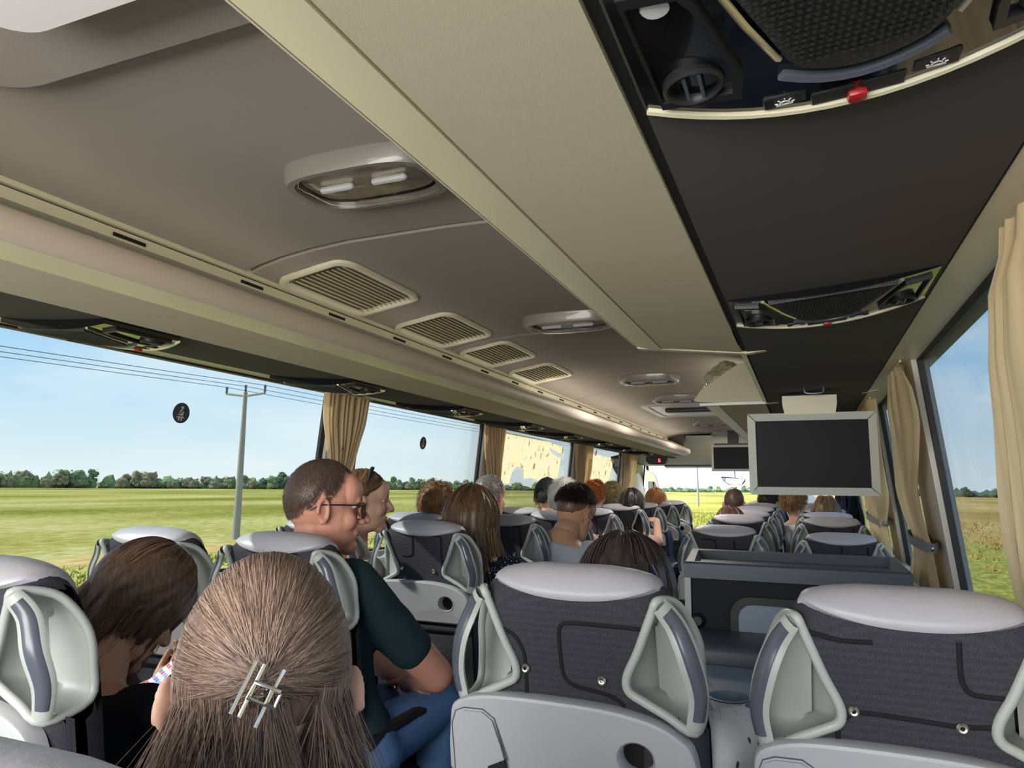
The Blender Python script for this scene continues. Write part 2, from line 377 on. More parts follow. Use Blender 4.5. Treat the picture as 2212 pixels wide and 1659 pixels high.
# service channels: wall trim + dark panel
def channel(side, label):
    t = thing('service_channel', label, 'ceiling channel', (rx(side, .3), 4.0, EYE+.41)); iv = -t.location
    def part(nm, mb, m, **k):
        mb.v = [(p[0]+iv.x, p[1]+iv.y, p[2]+iv.z) for p in mb.v]; return obj(nm, mb, m, t, **k)
    part('wall_trim', strip(side, [(.003, .431), (.045, .433), (.088, .431)], Y0, 9.3, .02), M['cream'])
    part('dark_panel', strip(side, [(.094, .427), (.20, .412), (.30, .403), (.40, .396), (.498, .391)], Y0, 9.3, .012), M['darkpan'])
    part('edge_seal', strip(side, [(.497, .393), (.510, .393)], Y0, 9.3, .01), M['hole'])
    part('seal', strip(side, [(.088, .434), (.096, .433)], Y0, 9.3, .01), M['hole'])
    if side > 0: part('cream_edge', strip(side, [(.503, .389), (.520, .396), (.521, .43)], 2.13, 3.38, .003), M['cream'])
    return t, part
cl, _ = channel(-1, 'dark fabric service channel above the left windows, under the long luggage rack')
cr, pcr = channel(1, 'dark fabric service channel above the right seats, between luggage rack and right windows')
pcr('loop_handle', MB().tube(spline([(.012, 2.99, EYE+.41), (.014, 2.99, EYE+.385), (.03, 2.99, EYE+.378), (.065, 2.99, EYE+.378), (.080, 2.99, EYE+.385), (.082, 2.99, EYE+.41)], 4), .0035, 6), M['grip'])

# passenger service units -------------------------------------------------
def sag(x, y): return -.018*(1-(x/.2)**2)-.002
def unit_meshes():
    out = []
    def poly3(poly, z0, z1, holes=(), m=None, nm='', **k):
        mb = MB().prism(poly, lambda a, b, d: (a, b, sag(a, b)+d), z0, z1, holes); out.append((nm, mb.mesh(nm, m, **k)))
    front = [(x, .085+.05*(1-(x/.196)**2)) for x in np.linspace(.196, -.196, 17)]
    rear = [(x, -.14) for x in np.linspace(-.196, .196, 13)]
    poly3(rear+front, -.016, .02, m=M['gloss'], nm='housing')
    # bright bead along the front edge
    mb = MB().tube([(x*1.0, y-.004, sag(x, y)-.017) for x, y in front], .0045, 6); out.append(('edge_bead', mb.mesh('edge_bead', M['cream'])))
    gp = [(-.118, -.132), (-.062, .022)]+[(x, .034+.022*(1-(x/.06)**2)) for x in np.linspace(-.05, .05, 9)]+[(.062, .022), (.118, -.132)]
    poly3(gp, -.024, -.012, m=M['grille'], nm='speaker_grille')
    gm = MB()                                               # raised mesh dots of the loudspeaker
    for j in range(21):
        y = -.129+j*.0080; hw = .112-(y+.132)*.335
        n = int(2*hw/.0068)
        for i in range(n):
            x = -hw+.006+i*.0068+(j % 2)*.0034
            if x > hw-.003: continue
            z = sag(x, y)-.024; gm.add([(x-.0022, y-.0026, z), (x+.0022, y-.0026, z), (x+.0022, y+.0026, z), (x-.0022, y+.0026, z), (x, y, z-.0018)], [(0, 1, 4), (1, 2, 4), (2, 3, 4), (3, 0, 4)])
    out.append(('mesh_dots', gm.mesh('mesh_dots', M['black'], smooth=False)))
    for s in (-1, 1):
        mb = MB().tube([(s*.128, -.135, sag(.128, 0)-.017), (s*.094, -.035, sag(.094, 0)-.019), (s*.070, .026, sag(.07, 0)-.018)], .0055, 6, flat=.6); out.append(('chrome_strip', mb.mesh('chrome_strip', M['chrome'])))
    fr = MB().tube([(x, .052+.026*(1-(x/.07)**2), sag(x, .08)-.018) for x in np.linspace(-.068, .068, 9)], .006, 6); out.append(('front_bar', fr.mesh('front_bar', M['grip'])))
    for s in (-1, 1):
        pp = [(s*.186, -.10), (s*.138, -.10), (s*.128, -.08), (s*.100, .035), (s*.104, .075), (s*.180, .075)]
        sh = [(.158*s+(a-.158*s)*.86, (b+.01)*.86-.01) for a, b in pp]
        poly3(pp, -.022, -.012, holes=[sh], m=M['black'], nm='vent_panel'); poly3(sh, -.016, -.010, m=M['gloss'], nm='vent_recess')
        c = (s*.145, .040, sag(.145, .04)-.016)
        out.append(('air_vent', MB().lathe([(.028, .002), (.029, -.006), (.026, -.009), (.023, -.006), (.022, .002), (.0, .002)], c, (0, 0, 1), 24).mesh('air_vent', M['black'])))
        for dx in (-.007, .007):
            x = c[0]+dx; out.append(('vent_slat', MB().box(x-.0016, x+.0016, c[1]-.019, c[1]+.019, c[2]-.008, c[2]+.002).mesh('vent_slat', M['grip'])))
        lx = (s*.158, -.075); lz = sag(lx[0], lx[1])
        out.append(('reading_light', MB().lathe([(0, -.0175), (.011, -.0175), (.013, -.015), (.013, -.010)], (lx[0], lx[1], lz), (0, 0, 1), 16).mesh('reading_light', M['white'])))
    for i, x in enumerate((-.066, -.022, .022, .066)):
        y = .088+.028*(1-(x/.1)**2); z = sag(x, y)-.014
        out.append(('button', MB().box(x-.020, x+.020, y-.011, y+.009, z-.004, z+.003, .0015, 1).mesh('button', M['black'])))
        if i in (0, 3):
            sy = MB(); zz = z-.0052
            sy.box(x-.008, x+.008, y+.0035, y+.005, zz, zz+.002); 
            arc = [(x+.0048*math.cos(a), y+.002-.0048*math.sin(a)) for a in np.linspace(0, PI, 9)]
            sy.tube([(a, b, zz) for a, b in arc], .0007, 4)
            for a in np.linspace(.25, PI-.25, 5):
                sy.tube([(x+.0065*math.cos(a), y+.002-.0065*math.sin(a), zz), (x+.0095*math.cos(a), y+.002-.0095*math.sin(a), zz)], .0007, 4)
            out.append(('lamp_symbol', sy.mesh('lamp_symbol', M['white'], smooth=False)))
    out.append(('call_button', MB().box(-.009, .009, .112, .130, sag(0, .12)-.024, sag(0, .12)-.012, .004).mesh('call_button', M['red'])))
    return out
UM = unit_meshes()
def unit(x, y, side, z, label, group):
    t = thing('service_unit', label, 'reading light panel', (x, y, z), group)
    t.rotation_euler = (0, -side*.089, 0)
    for nm, me in UM: link(nm, me, t)
ug = 'service units over the seats'
XU = XR-.30
unit(XU, .60, 1, EYE+.422, 'black overhead light and air panel at the top right, nearest the camera', ug)
unit(XU, 1.64, 1, EYE+.424, 'black overhead light and air panel in the middle of the right dark channel', ug)
for i, (y, lb) in enumerate(((1.31, 'overhead light and air panel above the nearest left window, furthest from the front'), (2.33, 'overhead light and air panel just before the first left curtain'),
        (3.27, 'overhead light and air panel above the second left window, between two curtains'), (4.22, 'overhead light and air panel beside the second left curtain'),
        (5.10, 'overhead light and air panel above the left half of the stone printed window'), (6.0, 'overhead light and air panel above the right half of the stone printed window'),
        (6.95, 'overhead light and air panel beside the third left curtain'), (7.8, 'overhead light and air panel next to the red digit display'))):
    unit(XL+.30, y, -1, EYE+.414, lb, ug)
# dome lamps ------------------------------------------------------------
def lamp_meshes():
    A = []
    def lens(nm, m, sx, sy, z0, z1, p=2.6):
        rows = []
        for k in range(7):
            u = k/6; sc = math.cos(u*PI/2*.93)**.55; z = z0+(z1-z0)*math.sin(u*PI/2)
            rows.append([(sx*sc*np.sign(math.cos(a))*abs(math.cos(a))**(2/p), sy*sc*np.sign(math.sin(a))*abs(math.sin(a))**(2/p), z) for a in np.linspace(0, 2*PI, 33)[:-1]])
        mb = MB().grid(rows, closev=True); mb.add(rows[-1], [tuple(range(32))]); A.append((nm, mb.mesh(nm, m)))
    rows = []
    for z, q in ((.02, 1.0), (-.030, .97), (-.040, .93), (-.0405, .84), (-.026, .80)):
        rows.append([(.185*q*np.sign(math.cos(a))*abs(math.cos(a))**(2/3.4), .105*q*np.sign(math.sin(a))*abs(math.sin(a))**(2/3.4), z) for a in np.linspace(0, 2*PI, 41)[:-1]])
    A.append(('lamp_base', MB().grid(rows, closev=True).mesh('lamp_base', M['lampgrey'], ang=35)))
    lens('reflector', M['chrome'], .150, .078, -.020, -.030, 3.4); lens('lens', LENS, .158, .090, -.034, -.052, 3.4)
    for s in (-1, 1): A.append(('tube', MB().cap((s*.03, -.015, -.036), (s*.10, -.015, -.036), .008, .008, 8).mesh('tube', M['white'])))
    return A
LENS = glass_mat('lamp_cover', (0.86, 0.86, 0.85, 1), 0.35)
LMM = lamp_meshes()
for y, lb in ((1.21, 'oval ceiling lamp with clear lens, the nearest and largest one'), (2.62, 'oval ceiling lamp beyond the row of louvred vents, second nearest'), (4.2, 'oval ceiling lamp left of the felt rack end, third nearest'),
              (5.2, 'oval ceiling lamp just before the open roof hatch'), (7.25, 'oval ceiling lamp just beyond the open roof hatch'), (8.7, 'oval ceiling lamp nearest the front of the coach')):
    t = thing('ceiling_lamp', lb, 'ceiling lamp', (XC, y, EYE+.668), 'ceiling lamps along the roof')
    for nm, me in LMM: link(nm, me, t)
    if y > 4: area('lamp_light', (XC, y, EYE+.668-.055), (0, 0, -1), .27, .13, 3.0, (1.0, .95, .86), (0, 0, 0))
# open roof hatch further forward
t = thing('skylight', 'open roof skylight with pale lining and dark handle, towards the front', 'skylight', (XC, 6.05, EYE+.66))
obj('frame', MB().prism(rrect(-.36, .36, -.46, .46, .05), lambda a, b, d: (a, b, d), -.012, .012, holes=[rrect(-.31, .31, -.41, .41, .04)]), M['tray'], t)
obj('lining', MB().prism(rrect(-.31, .31, -.41, .41, .04), lambda a, b, d: (a, b, d), -.004, -.001), M['white'], t)
obj('handle', MB().box(-.20, .20, -.22, -.12, -.035, -.004, .008), M['black'], t)
# louvred vents -----------------------------------------------------------
def vent(side, y0, y1, label):
    xa, xb = XC+side*.645, XC+side*.375; w = xb-xa
    def P(a, b, d=0.0):                                   # a in 0..1 across, b along
        x = xa+w*a; return (x, b, ceil_z(x)+d)
    t = thing('louvre_vent', label, 'air vent', P(.5, (y0+y1)/2), 'louvred ceiling vents'); iv = Vector(t.location)
    def loc(mb): mb.v = [tuple(Vector(p)-iv) for p in mb.v]; return mb
    L = y1-y0; ol = rrect(0, 1, 0, 1, .16, 5); il = rrect(.12, .88, .07, .93, .1, 4)
    def ring(lp, d): return [P(a, y0+L*b, d) for a, b in lp]
    n = len(ol); fr = MB().grid([ring(ol, .002), ring(ol, -.009), ring([(.5+(a-.5)*.94, .5+(b-.5)*.96) for a, b in ol], -.014), ring([(.5+(a-.5)*.84, .5+(b-.5)*.9) for a, b in ol], -.010), ring([(.5+(a-.5)*.78, .5+(b-.5)*.87) for a, b in ol], .004)], closev=True)
    obj('frame', loc(fr), M['cream'], t, ang=60)
    obj('vent_backing', loc(MB().grid([[P(a, y0+L*b, .002) for b in (.06, .94)] for a in np.linspace(.1, .9, 6)])), M['black'], t)
    me = None
    for i in range(11):
        a0 = .115+.77*i/11; a1 = a0+.77/11*.72
        q = [P(a0, 0, -.002), P(a1, 0, -.013), P(a1, 0, -.009), P(a0, 0, .002)]
        b0, b1 = y0+L*.075, y0+L*.925
        mb = MB().grid([[(x, b0, z) for x, y, z in q], [(x, b1, z) for x, y, z in q]], closev=True)
        obj('slat', loc(mb), M['cream'], t, smooth=False)
vl = ('largest louvred ceiling vent, nearest the camera on the left', 'second louvred ceiling vent from the camera on the left', 'third louvred ceiling vent from the camera on the left', 'fourth and smallest louvred vent from the camera on the left')
for (a, b), lb in zip(((1.66, 2.13), (2.33, 2.76), (2.90, 3.30), (3.50, 3.92)), vl): vent(-1, a, b, lb)
vent(1, 2.45, 2.88, 'louvred ceiling vent half hidden behind the right rack end')

# ------------------------------------------------------------------ televisions, clock, speaker, front end
def tv(name, x0, x1, y, z0, z1, bez, label, tilt=0.0):
    xc = (x0+x1)/2; t = thing(name, label, 'television', (xc, y, (z0+z1)/2)); hw = (x1-x0)/2; hh = (z1-z0)/2
    t.rotation_euler = (tilt, 0, 0)
    o = [(-hw, -hh), (hw, -hh), (hw, hh), (-hw, hh)]; i = [(-hw+bez, -hh+bez), (hw-bez, -hh+bez), (hw-bez, hh-bez), (-hw+bez, hh-bez)]
    for k, nm in enumerate(('bezel', 'bezel', 'bezel', 'bezel')):
        k2 = (k+1) % 4; g = .0012
        A, B, D, E = o[k], o[k2], i[k2], i[k]
        q = [A, B, D, E]; c = (sum(p[0] for p in q)/4, sum(p[1] for p in q)/4)
        q = [(p[0]+(c[0]-p[0])*g/.1, p[1]+(c[1]-p[1])*g/.1) for p in q]
        fr = [(p[0], dy, p[1]) for p, dy in zip(q, (-.004, -.004, -.020, -.020))]; bk = [(p[0], .03, p[1]) for p in q]
        obj(nm, MB().add(fr+bk, [(0, 1, 2, 3), (7, 6, 5, 4), (0, 4, 5, 1), (1, 5, 6, 2), (2, 6, 7, 3), (3, 7, 4, 0)]), M['tvgrey'], t, smooth=False)
    obj('screen', MB().prism(rrect(-hw+bez-.002, hw-bez+.002, -hh+bez-.002, hh-bez+.002, .006), lambda a, b, d: (a, d, b), -.013, .0), M['screen'], t, smooth=False)
    obj('back_cover', MB().box(-hw+.012, hw-.012, .03, .065, -hh+.012, hh-.012, .01), M['tvgrey'], t)
    return t
t = tv('television', -.212, .270, 3.1, EYE-.018, EYE+.313, .032, 'large grey framed television hanging over the right seats, screen off', .03)
obj('bracket', MB().prism([(-.095, .16), (.095, .16), (.102, .20), (.102, .235), (-.102, .235), (-.102, .20)], lambda a, b, d: (a, d, b), -.01, .06), M['cream'], t)
t = tv('television', -.968, -.50, 8.3, EYE+.205, EYE+.498, .026, 'smaller far television near the windscreen, half hidden by the nearer one')
obj('hinge', MB().box(-.2, .2, .0, .06, .147, .165), M['black'], t); obj('mount', MB().box(-.06, .06, .07, .10, -.05, .34), M['black'], t)
t = thing('clock_display', 'dark display with a red digit, hanging under the end of the left rack', 'clock', (-1.62, 8.5, EYE+.33))
obj('case', MB().prism([(-.128, .05), (.128, .05), (.125, .0), (.10, -.035), (.08, -.043), (-.08, -.043), (-.10, -.035), (-.125, .0)], lambda a, b, d: (a, d, b), -.03, .06), M['black'], t)
def seg7(ch, x, z, w, h, th):
    S = dict(a=(x-w/2, x+w/2, z+h/2-th/2, z+h/2+th/2), g=(x-w/2, x+w/2, z-th/2, z+th/2), d=(x-w/2, x+w/2, z-h/2-th/2, z-h/2+th/2), f=(x-w/2-th/2, x-w/2+th/2, z, z+h/2), b=(x+w/2-th/2, x+w/2+th/2, z, z+h/2), e=(x-w/2-th/2, x-w/2+th/2, z-h/2, z), c=(x+w/2-th/2, x+w/2+th/2, z-h/2, z))
    mb = MB()
    for s in ch: a, b, c, d = S[s]; mb.box(a, b, -.034, -.031, c, d)
    return mb
for k, x in enumerate((-.055, -.030, -.005)): obj('dim_digit', seg7('abcdefg', x, .004, .013, .03, .003), M['leddim'], t, smooth=False)
obj('digit', seg7('afgedc', .034, .004, .016, .034, .0055), M['led'], t, smooth=False)
t = thing('loudspeaker', 'dark loudspeaker box on the front end of the left rack', 'loudspeaker', (-1.48, 8.58, EYE+.47))
obj('cabinet', MB().prism([(-.17, 0), (.16, -.02), (.165, .2), (.12, .205), (-.10, .2), (-.16, .15)], lambda a, b, d: (a, d, b), 0, .16), M['speaker'], t)
obj('front_panel', MB().prism([(-.145, .015), (.135, .0), (.14, .18), (-.09, .178), (-.14, .14)], lambda a, b, d: (a, d, b), -.008, .0), M['speaker'], t)
obj('badge', MB().lathe([(0, -.012), (.014, -.012), (.015, -.008)], (.09, 0, .06), (0, 1, 0), 12), M['black'], t)
# header above the windscreen
hd = MB().grid([[(x, y, EYE+z) for x in np.linspace(XL-.02, XR+.02, 9)] for y, z in ((8.72, .64), (8.95, .60), (9.2, .50), (9.4, .38), (9.52, .335), (9.7, .318), (9.92, .315), (9.95, .36), (9.6, .5), (9.3, .66), (8.9, .70))])
struct('trim_header', hd, M['cream'])
sv = thing('sun_blind', 'rolled grey sun blind along the top of the windscreen', 'sun blind', (XC, 9.72, EYE+.31))
obj('roll', MB().cap((-.9, 0, 0), (.9, 0, 0), .016, .016, 10), M['strap'], sv); obj('bottom_bar', MB().box(-.9, .9, -.01, .01, -.03, -.018), M['tvgrey'], sv)
struct('window_%d' % (nwin+1), MB().box(XL-.08, XR+.08, 9.97, 9.976, .55, EYE+.36), M['glass_f'], smooth=False)
struct('wall_front', MB().box(XL-.2, XR+.2, 9.9, 10.0, 0, .56), M['galleydark'])
for sx, nm in ((XL, 'trim_pillar_left'), (XR, 'trim_pillar_right')):
    s = 1 if sx < 0 else -1
    mb = MB().grid([[(sx-s*.06+s*a, 9.2+.75*c, EYE+z) for a, c in ((-.03, 0), (.03-z*.04, .10), (.035-z*.05, .5), (.02-z*.06, 1.0), (-.05, 1.0))] for z in (-.75, -.35, -.1, .1, .25, .36, .5)])
    struct(nm, mb, M['cream'])
t = thing('dashboard', 'dark dashboard under the windscreen', 'dashboard', (XC, 9.55, .55)); obj('dash_top', MB().box(-1.1, 1.1, -.25, .32, 0, .10, .03), M['black'], t); obj('dash_front', MB().box(-1.1, 1.1, -.2, .3, -.5, 0), M['galleydark'], t)
t = thing('rear_view_mirror', 'interior rear view mirror hanging before the windscreen', 'mirror', (-.868, 9.75, EYE+.11))
obj('shell', MB().prism([(-.155, .05), (-.14, .062), (.155, .030), (.145, -.005), (.11, -.045), (.03, -.052), (-.06, -.046), (-.12, .0)], lambda a, b, d: (a, d, b), 0, .02), M['black'], t)
obj('mirror_glass', MB().prism([(-.145, .046), (.143, .024), (.10, -.038), (.03, -.045), (-.055, -.038), (-.11, .0)], lambda a, b, d: (a, d, b), -.004, .0), M['mirror'], t, smooth=False)
obj('stem', MB().tube([(.02, .01, .04), (.02, .01, .2)], .006, 6), M['black'], t)
t = thing('side_mirror', 'outside mirror in beige housing beyond the left windscreen pillar', 'mirror', (-2.05, 10.25, EYE+.05))
obj('housing', MB().prism([(-.08, -.25), (.03, -.26), (.085, -.2), (.10, .0), (.06, .14), (.0, .2), (-.08, .22)], lambda a, b, d: (a, d, b), 0, .1), M['cream'], t)
obj('mirror_glass', MB().prism([(-.07, -.2), (.03, -.2), (.07, -.15), (.08, -.02), (.05, .05), (-.07, .06)], lambda a, b, d: (a, d, b), -.006, 0), M['mirror'], t, smooth=False)
obj('arm', MB().tube([(-.05, .05, .18), (-.05, -.05, .4), (0, -.25, .45)], .02, 8), M['black'], t)

# ------------------------------------------------------------------ window stickers and printed film
def wpt(y, z, off=0.0, side=-1): return (wx(side, z)+(off if side < 0 else -off), y, z)
M['stk'] = mat('sticker_dark', srgb(58, 62, 74), 0.6); M['stk2'] = mat('sticker_pale', srgb(190, 190, 180), 0.6); M['stkw'] = mat('sticker_white', srgb(240, 240, 240), .6)
def film_mat():
    m = bpy.data.materials.new('printed_stone_film'); m.use_nodes = True; nt = m.node_tree; N = nt.nodes; L = nt.links; N.clear()
    out = N.new('ShaderNodeOutputMaterial'); mx = N.new('ShaderNodeMixShader'); d = N.new('ShaderNodeBsdfDiffuse'); t = N.new('ShaderNodeBsdfTranslucent')
    tc = N.new('ShaderNodeTexCoord'); br = N.new('ShaderNodeTexNoise'); br.inputs['Scale'].default_value = 16; br.inputs['Detail'].default_value = 6
    cr = N.new('ShaderNodeValToRGB'); e = cr.color_ramp.elements; e[0].position = .30; e[0].color = srgb(206, 168, 138); e[1].position = .41; e[1].color = srgb(252, 243, 222)
    L.new(tc.outputs['Object'], br.inputs['Vector']); L.new(br.outputs['Fac'], cr.inputs[0])
    for q in (d, t): L.new(cr.outputs[0], q.inputs[0])
    mx.inputs[0].default_value = .9; L.new(d.outputs[0], mx.inputs[1]); L.new(t.outputs[0], mx.inputs[2]); L.new(mx.outputs[0], out.inputs[0])
    return m
M['film'] = film_mat()
def belt_sticker(y, z, r, label):
    t = thing('seat_belt_sticker', label, 'sticker', wpt(y, z, -.008)); iv = Vector(t.location)
    def put(nm, poly, m, off):
        mb = MB().prism(poly, lambda a, b, d: tuple(Vector(wpt(y+a*r, z+b*r, -.0095+d))-iv), off, off+.001); obj(nm, mb, m, t, smooth=False)
    circ = lambda cx, cy, q, n=20: [(cx+q*math.cos(2*PI*k/n), cy+q*math.sin(2*PI*k/n)) for k in range(n)]
    put('disc', circ(0, 0, 1, 32), M['stk'], 0)
    put('figure', circ(.05, .52, .15, 12), M['stk2'], .0014)
    put('figure', [(-.12, .30), (.08, .34), (.26, .24), (.22, -.26), (-.36, -.22)], M['stk2'], .0014)
    put('figure', [(-.36, -.34), (.22, -.34), (.42, -.44), (.38, -.5), (.18, -.46), (.12, -.74), (.0, -.74), (.02, -.46), (-.12, -.44), (-.16, -.74), (-.28, -.72), (-.30, -.46), (-.5, -.46), (-.52, -.38)], M['stk2'], .0014)
    put('belt', [(.34, .50), (.42, .44), (-.26, -.14), (-.34, -.08)], M['stk'], .0028)
belt_sticker(1.897, EYE+.249, .037, 'round dark seat belt sticker on the nearest left window')
belt_sticker(3.66, EYE+.249, .037, 'round dark seat belt sticker on the second left window')
def film(poly, y0, label, cat='window film', m='film', nm='printed_film'):
    t = thing(nm, label, cat, wpt(y0, EYE+.2, -.02)); iv = Vector(t.location)
    mb = MB().prism([(a, b) for a, b in poly], lambda a, b, d: tuple(Vector(wpt(a, b+EYE, -.0105+d))-iv), 0, .0015)
    obj('sheet', mb, M[m], t, smooth=False); return t, iv
arch = [(5.06+.0, .03)]+[(5.20-.145*math.cos(a), .045+.115*math.sin(a)) for a in np.linspace(.1, PI-.15, 10)]
film([(4.70, .405), (5.6, .405), (6.27, .370), (6.25, .295), (5.88, .345), (5.90, .318), (6.03, .288), (6.22, .262), (6.17, .03), (5.78, .03), (5.66, .06), (5.5, .075)]+arch[::-1]+[(5.0, .02), (4.70, .05)], 5.2, 'cream film printed as a stone bridge with arch, on the third left window')
t, iv = film([(6.88, .33), (7.4, .36), (7.9, .345), (8.02, .36), (8.36, .40), (8.1, .25), (8.0, .02), (6.88, .02)], 7.5, 'cream stone printed film on the fourth left window')
t, iv = film([(8.0, .36), (8.40, .40), (8.40, .15), (8.16, .23)], 8.2, 'dark film patch with two white ovals on the fourth left window', m='stk', nm='dark_film')
for yy in (8.25, 8.335):
    obj('oval', MB().tube([tuple(Vector(wpt(yy+.028*math.cos(a), EYE+.302+.045*math.sin(a), -.0055))-iv) for a in np.linspace(0, 2*PI, 17)[:-1]], .005, 5, closed=True), M['stkw'], t)
t = thing('pink_letter', 'small pink letter d on the fourth left window', 'sticker', wpt(7.35, EYE+.37, -.008)); iv = Vector(t.location)
M['pinkink'] = mat('pink_ink', srgb(226, 96, 150), .6)
obj('letter', MB().tube([tuple(Vector(wpt(7.35+.028*math.cos(a), EYE+.365+.018*math.sin(a), -.006))-iv) for a in np.linspace(0, 2*PI, 13)[:-1]], .004, 5, closed=True).tube([tuple(Vector(wpt(7.378, EYE+z, -.006))-iv) for z in (.345, .405)], .004, 5), M['pinkink'], t)

# ------------------------------------------------------------------ curtains
def curtain(label, side, ztop, zbot, edges, nf, amp, off, name='curtain', hem=None, mt='curtain', tie=None, seed=0, zn=22, un=90):
    """edges = [(z, y_start, y_end)] top to bottom; pleats run down the sheet"""
    rnd = random.Random(seed); ph = [rnd.uniform(-.6, .6) for _ in range(nf+2)]
    zs = np.linspace(ztop, zbot, zn); E = sorted(edges); ez = [e[0] for e in E]
    y_mid = lerp((ztop+zbot)/2, ez, [e[1] for e in E]); t = thing(name, label, 'curtain', wpt(y_mid, ztop, off, side)); iv = Vector(t.location)
    rows = []
    for z in zs:
        ya, yb = lerp(z, ez, [e[1] for e in E]), lerp(z, ez, [e[2] for e in E]); r = []
        k = (ztop-z)/(ztop-zbot)
        for i in range(un+1):
            u = i/un; w = u*nf; q = w+.35*math.sin(2.1*w+ph[0]*5+k*1.5)*(.6+.4*k)
            dd = amp*(math.sin(2*PI*q+ph[int(w) % nf]*k)*.75+.25*math.sin(4*PI*q+1.3+3*k))
            dd *= .75+.25*math.cos(k*9+u*7)
            yy = ya+(yb-ya)*u+.25*amp*math.cos(2*PI*q)*(1 if yb > ya else -1)
            r.append(tuple(Vector(wpt(yy, z, off+dd, side))-iv))
        rows.append(r)
    bk = [[(p[0]-(.0025 if side < 0 else -.0025), p[1], p[2]) for p in r] for r in rows]
    mb = MB().grid(rows).grid(bk); obj('cloth', mb, M[mt], t, ang=180)
    obj('curtain_rail', MB().tube([tuple(Vector(wpt(y, ztop+.004, off, side))-iv) for y in (E[-1][1], E[-1][2])], .004, 6), M['cream'], t)
    if tie:
        z, w = tie; ya, yb = lerp(z, ez, [e[1] for e in E]), lerp(z, ez, [e[2] for e in E]); yc, hw = (ya+yb)/2, abs(yb-ya)/2+.012
        loop = [tuple(Vector(wpt(yc+hw*math.cos(a), z+.012*math.cos(a), off+(amp*1.15+.012)*math.sin(a), side))-iv) for a in np.linspace(0, 2*PI, 25)[:-1]]
        obj('tie_strap', MB().tube(loop, w/2, 8, closed=True, flat=1.0, upv=(0, 0, 1)) if False else ring_band(loop, w), M['strap'], t)
        p = Vector(loop[12 if side > 0 else 0]); obj('tie_button', MB().lathe([(0, .006), (.008, .006), (.010, 0), (.0, -.004)], p+Vector((-.004 if side > 0 else .004, 0, 0)), (-1 if side > 0 else 1, -.4, 0), 12), M['steel'], t)
    return t
def ring_band(loop, w):
    return MB().grid([[(x, y, z-w/2) for x, y, z in loop], [(x, y, z+w/2) for x, y, z in loop], [(x*1.0, y, z+w/2) for x, y, z in loop]], closev=True)
curtain('beige pleated curtain on the first left pillar, behind the man in sunglasses', -1, ZT-.012, EYE-.30, [(ZT-.012, 2.635, 3.0), (EYE+.30, 2.65, 2.99), (EYE+.12, 2.72, 2.93), (EYE-.05, 2.73, 2.86), (EYE-.3, 2.70, 2.92)], 9, .016, .045, seed=1, tie=(EYE-.06, .03))
curtain('beige pleated curtain on the second left pillar, above the grey haired man', -1, ZT-.012, EYE-.30, [(ZT-.012, 4.36, 4.727), (EYE+.25, 4.40, 4.735), (EYE+.08, 4.50, 4.73), (EYE-.3, 4.46, 4.72)], 8, .018, .045, seed=2)
curtain('beige pleated curtain on the third left pillar, above the dark haired young man', -1, ZT-.012, EYE-.30, [(ZT-.012, 6.50, 7.04), (EYE+.2, 6.54, 7.08), (EYE+.02, 6.62, 7.05), (EYE-.3, 6.60, 7.0)], 8, .02, .045, seed=3)
curtain('beige pleated curtain on the front left pillar, beside the windscreen', -1, ZT-.012, EYE-.30, [(ZT-.012, 8.50, 9.15), (EYE+.2, 8.52, 9.13), (EYE-.3, 8.56, 9.05)], 8, .02, .045, seed=4)
curtain('large beige curtain at the right edge, nearest the camera', 1, ZT+.0, EYE-.34, [(ZT, 1.0, 1.33), (EYE+.391, 1.0, 1.379), (EYE+.369, 1.0, 1.479), (EYE+.237, 1.0, 1.614), (EYE+.059, 1.02, 1.673), (EYE-.17, 1.04, 1.736), (EYE-.34, 1.06, 1.74)], 6, .022, .035, seed=5, un=110)
curtain('beige curtain tied with a grey strap, on the middle right pillar', 1, ZT-.01, EYE-.34, [(ZT-.01, 2.60, 2.88), (EYE+.32, 2.42, 3.11), (EYE+.22, 2.40, 3.16), (EYE+.005, 2.723, 3.304), (EYE-.10, 2.70, 3.20), (EYE-.165, 2.65, 3.075), (EYE-.22, 2.66, 3.15), (EYE-.34, 2.68, 3.45)], 3, .02, .055, seed=6, tie=(EYE-.165, .03))
curtain('far beige curtain tied with a grey strap, behind the television', 1, ZT-.01, EYE-.34, [(ZT-.01, 3.6, 4.3), (EYE+.1, 3.6, 4.6), (EYE-.03, 3.65, 4.7), (EYE-.14, 3.93, 4.75), (EYE-.22, 3.9, 4.75), (EYE-.34, 3.8, 4.77)], 4, .025, .07, seed=7, tie=(EYE-.14, .03))

# ------------------------------------------------------------------ partition with tray top and table (behind the middle door)
t = thing('galley_unit', 'dark partition with blue grey tray top and cup table, between the right seats', 'partition', (-.07, 3.0, 0))
def gp(nm, mb, m, **k):
    mb.v = [(p[0]+.07, p[1]-3.0, p[2]) for p in mb.v]; return obj(nm, mb, m, t, **k)
zt = EYE-.268
ox = [(-.432, 2.74), (.318, 2.74), (.335, 3.36), (-.492, 3.36)]
ix = [(-.40, 2.80), (.29, 2.80), (.305, 3.32), (-.455, 3.32)]
mb = MB(); r0 = [(x, y, zt-.055) for x, y in ox]; r1 = [(x, y, zt-.004) for x, y in ox]; r1b = [(x+(.008 if x < 0 else -.008), y+(.008 if y < 3 else -.008), zt+.003) for x, y in ox]; r2 = [(x, y, zt) for x, y in ix]; r3 = [(x*.97, y+(.01 if y < 3 else -.01), zt-.035) for x, y in ix]
mb.grid([r0, r1, r1b, r2, r3], closev=True).add(r3, [(0, 1, 2, 3)]).add(r0, [(3, 2, 1, 0)])
gp('tray_top', mb, M['galley'], ang=30)
gp('body', MB().box(-.422, .305, 2.765, 3.34, 0.0, zt-.056), M['galleydark'])
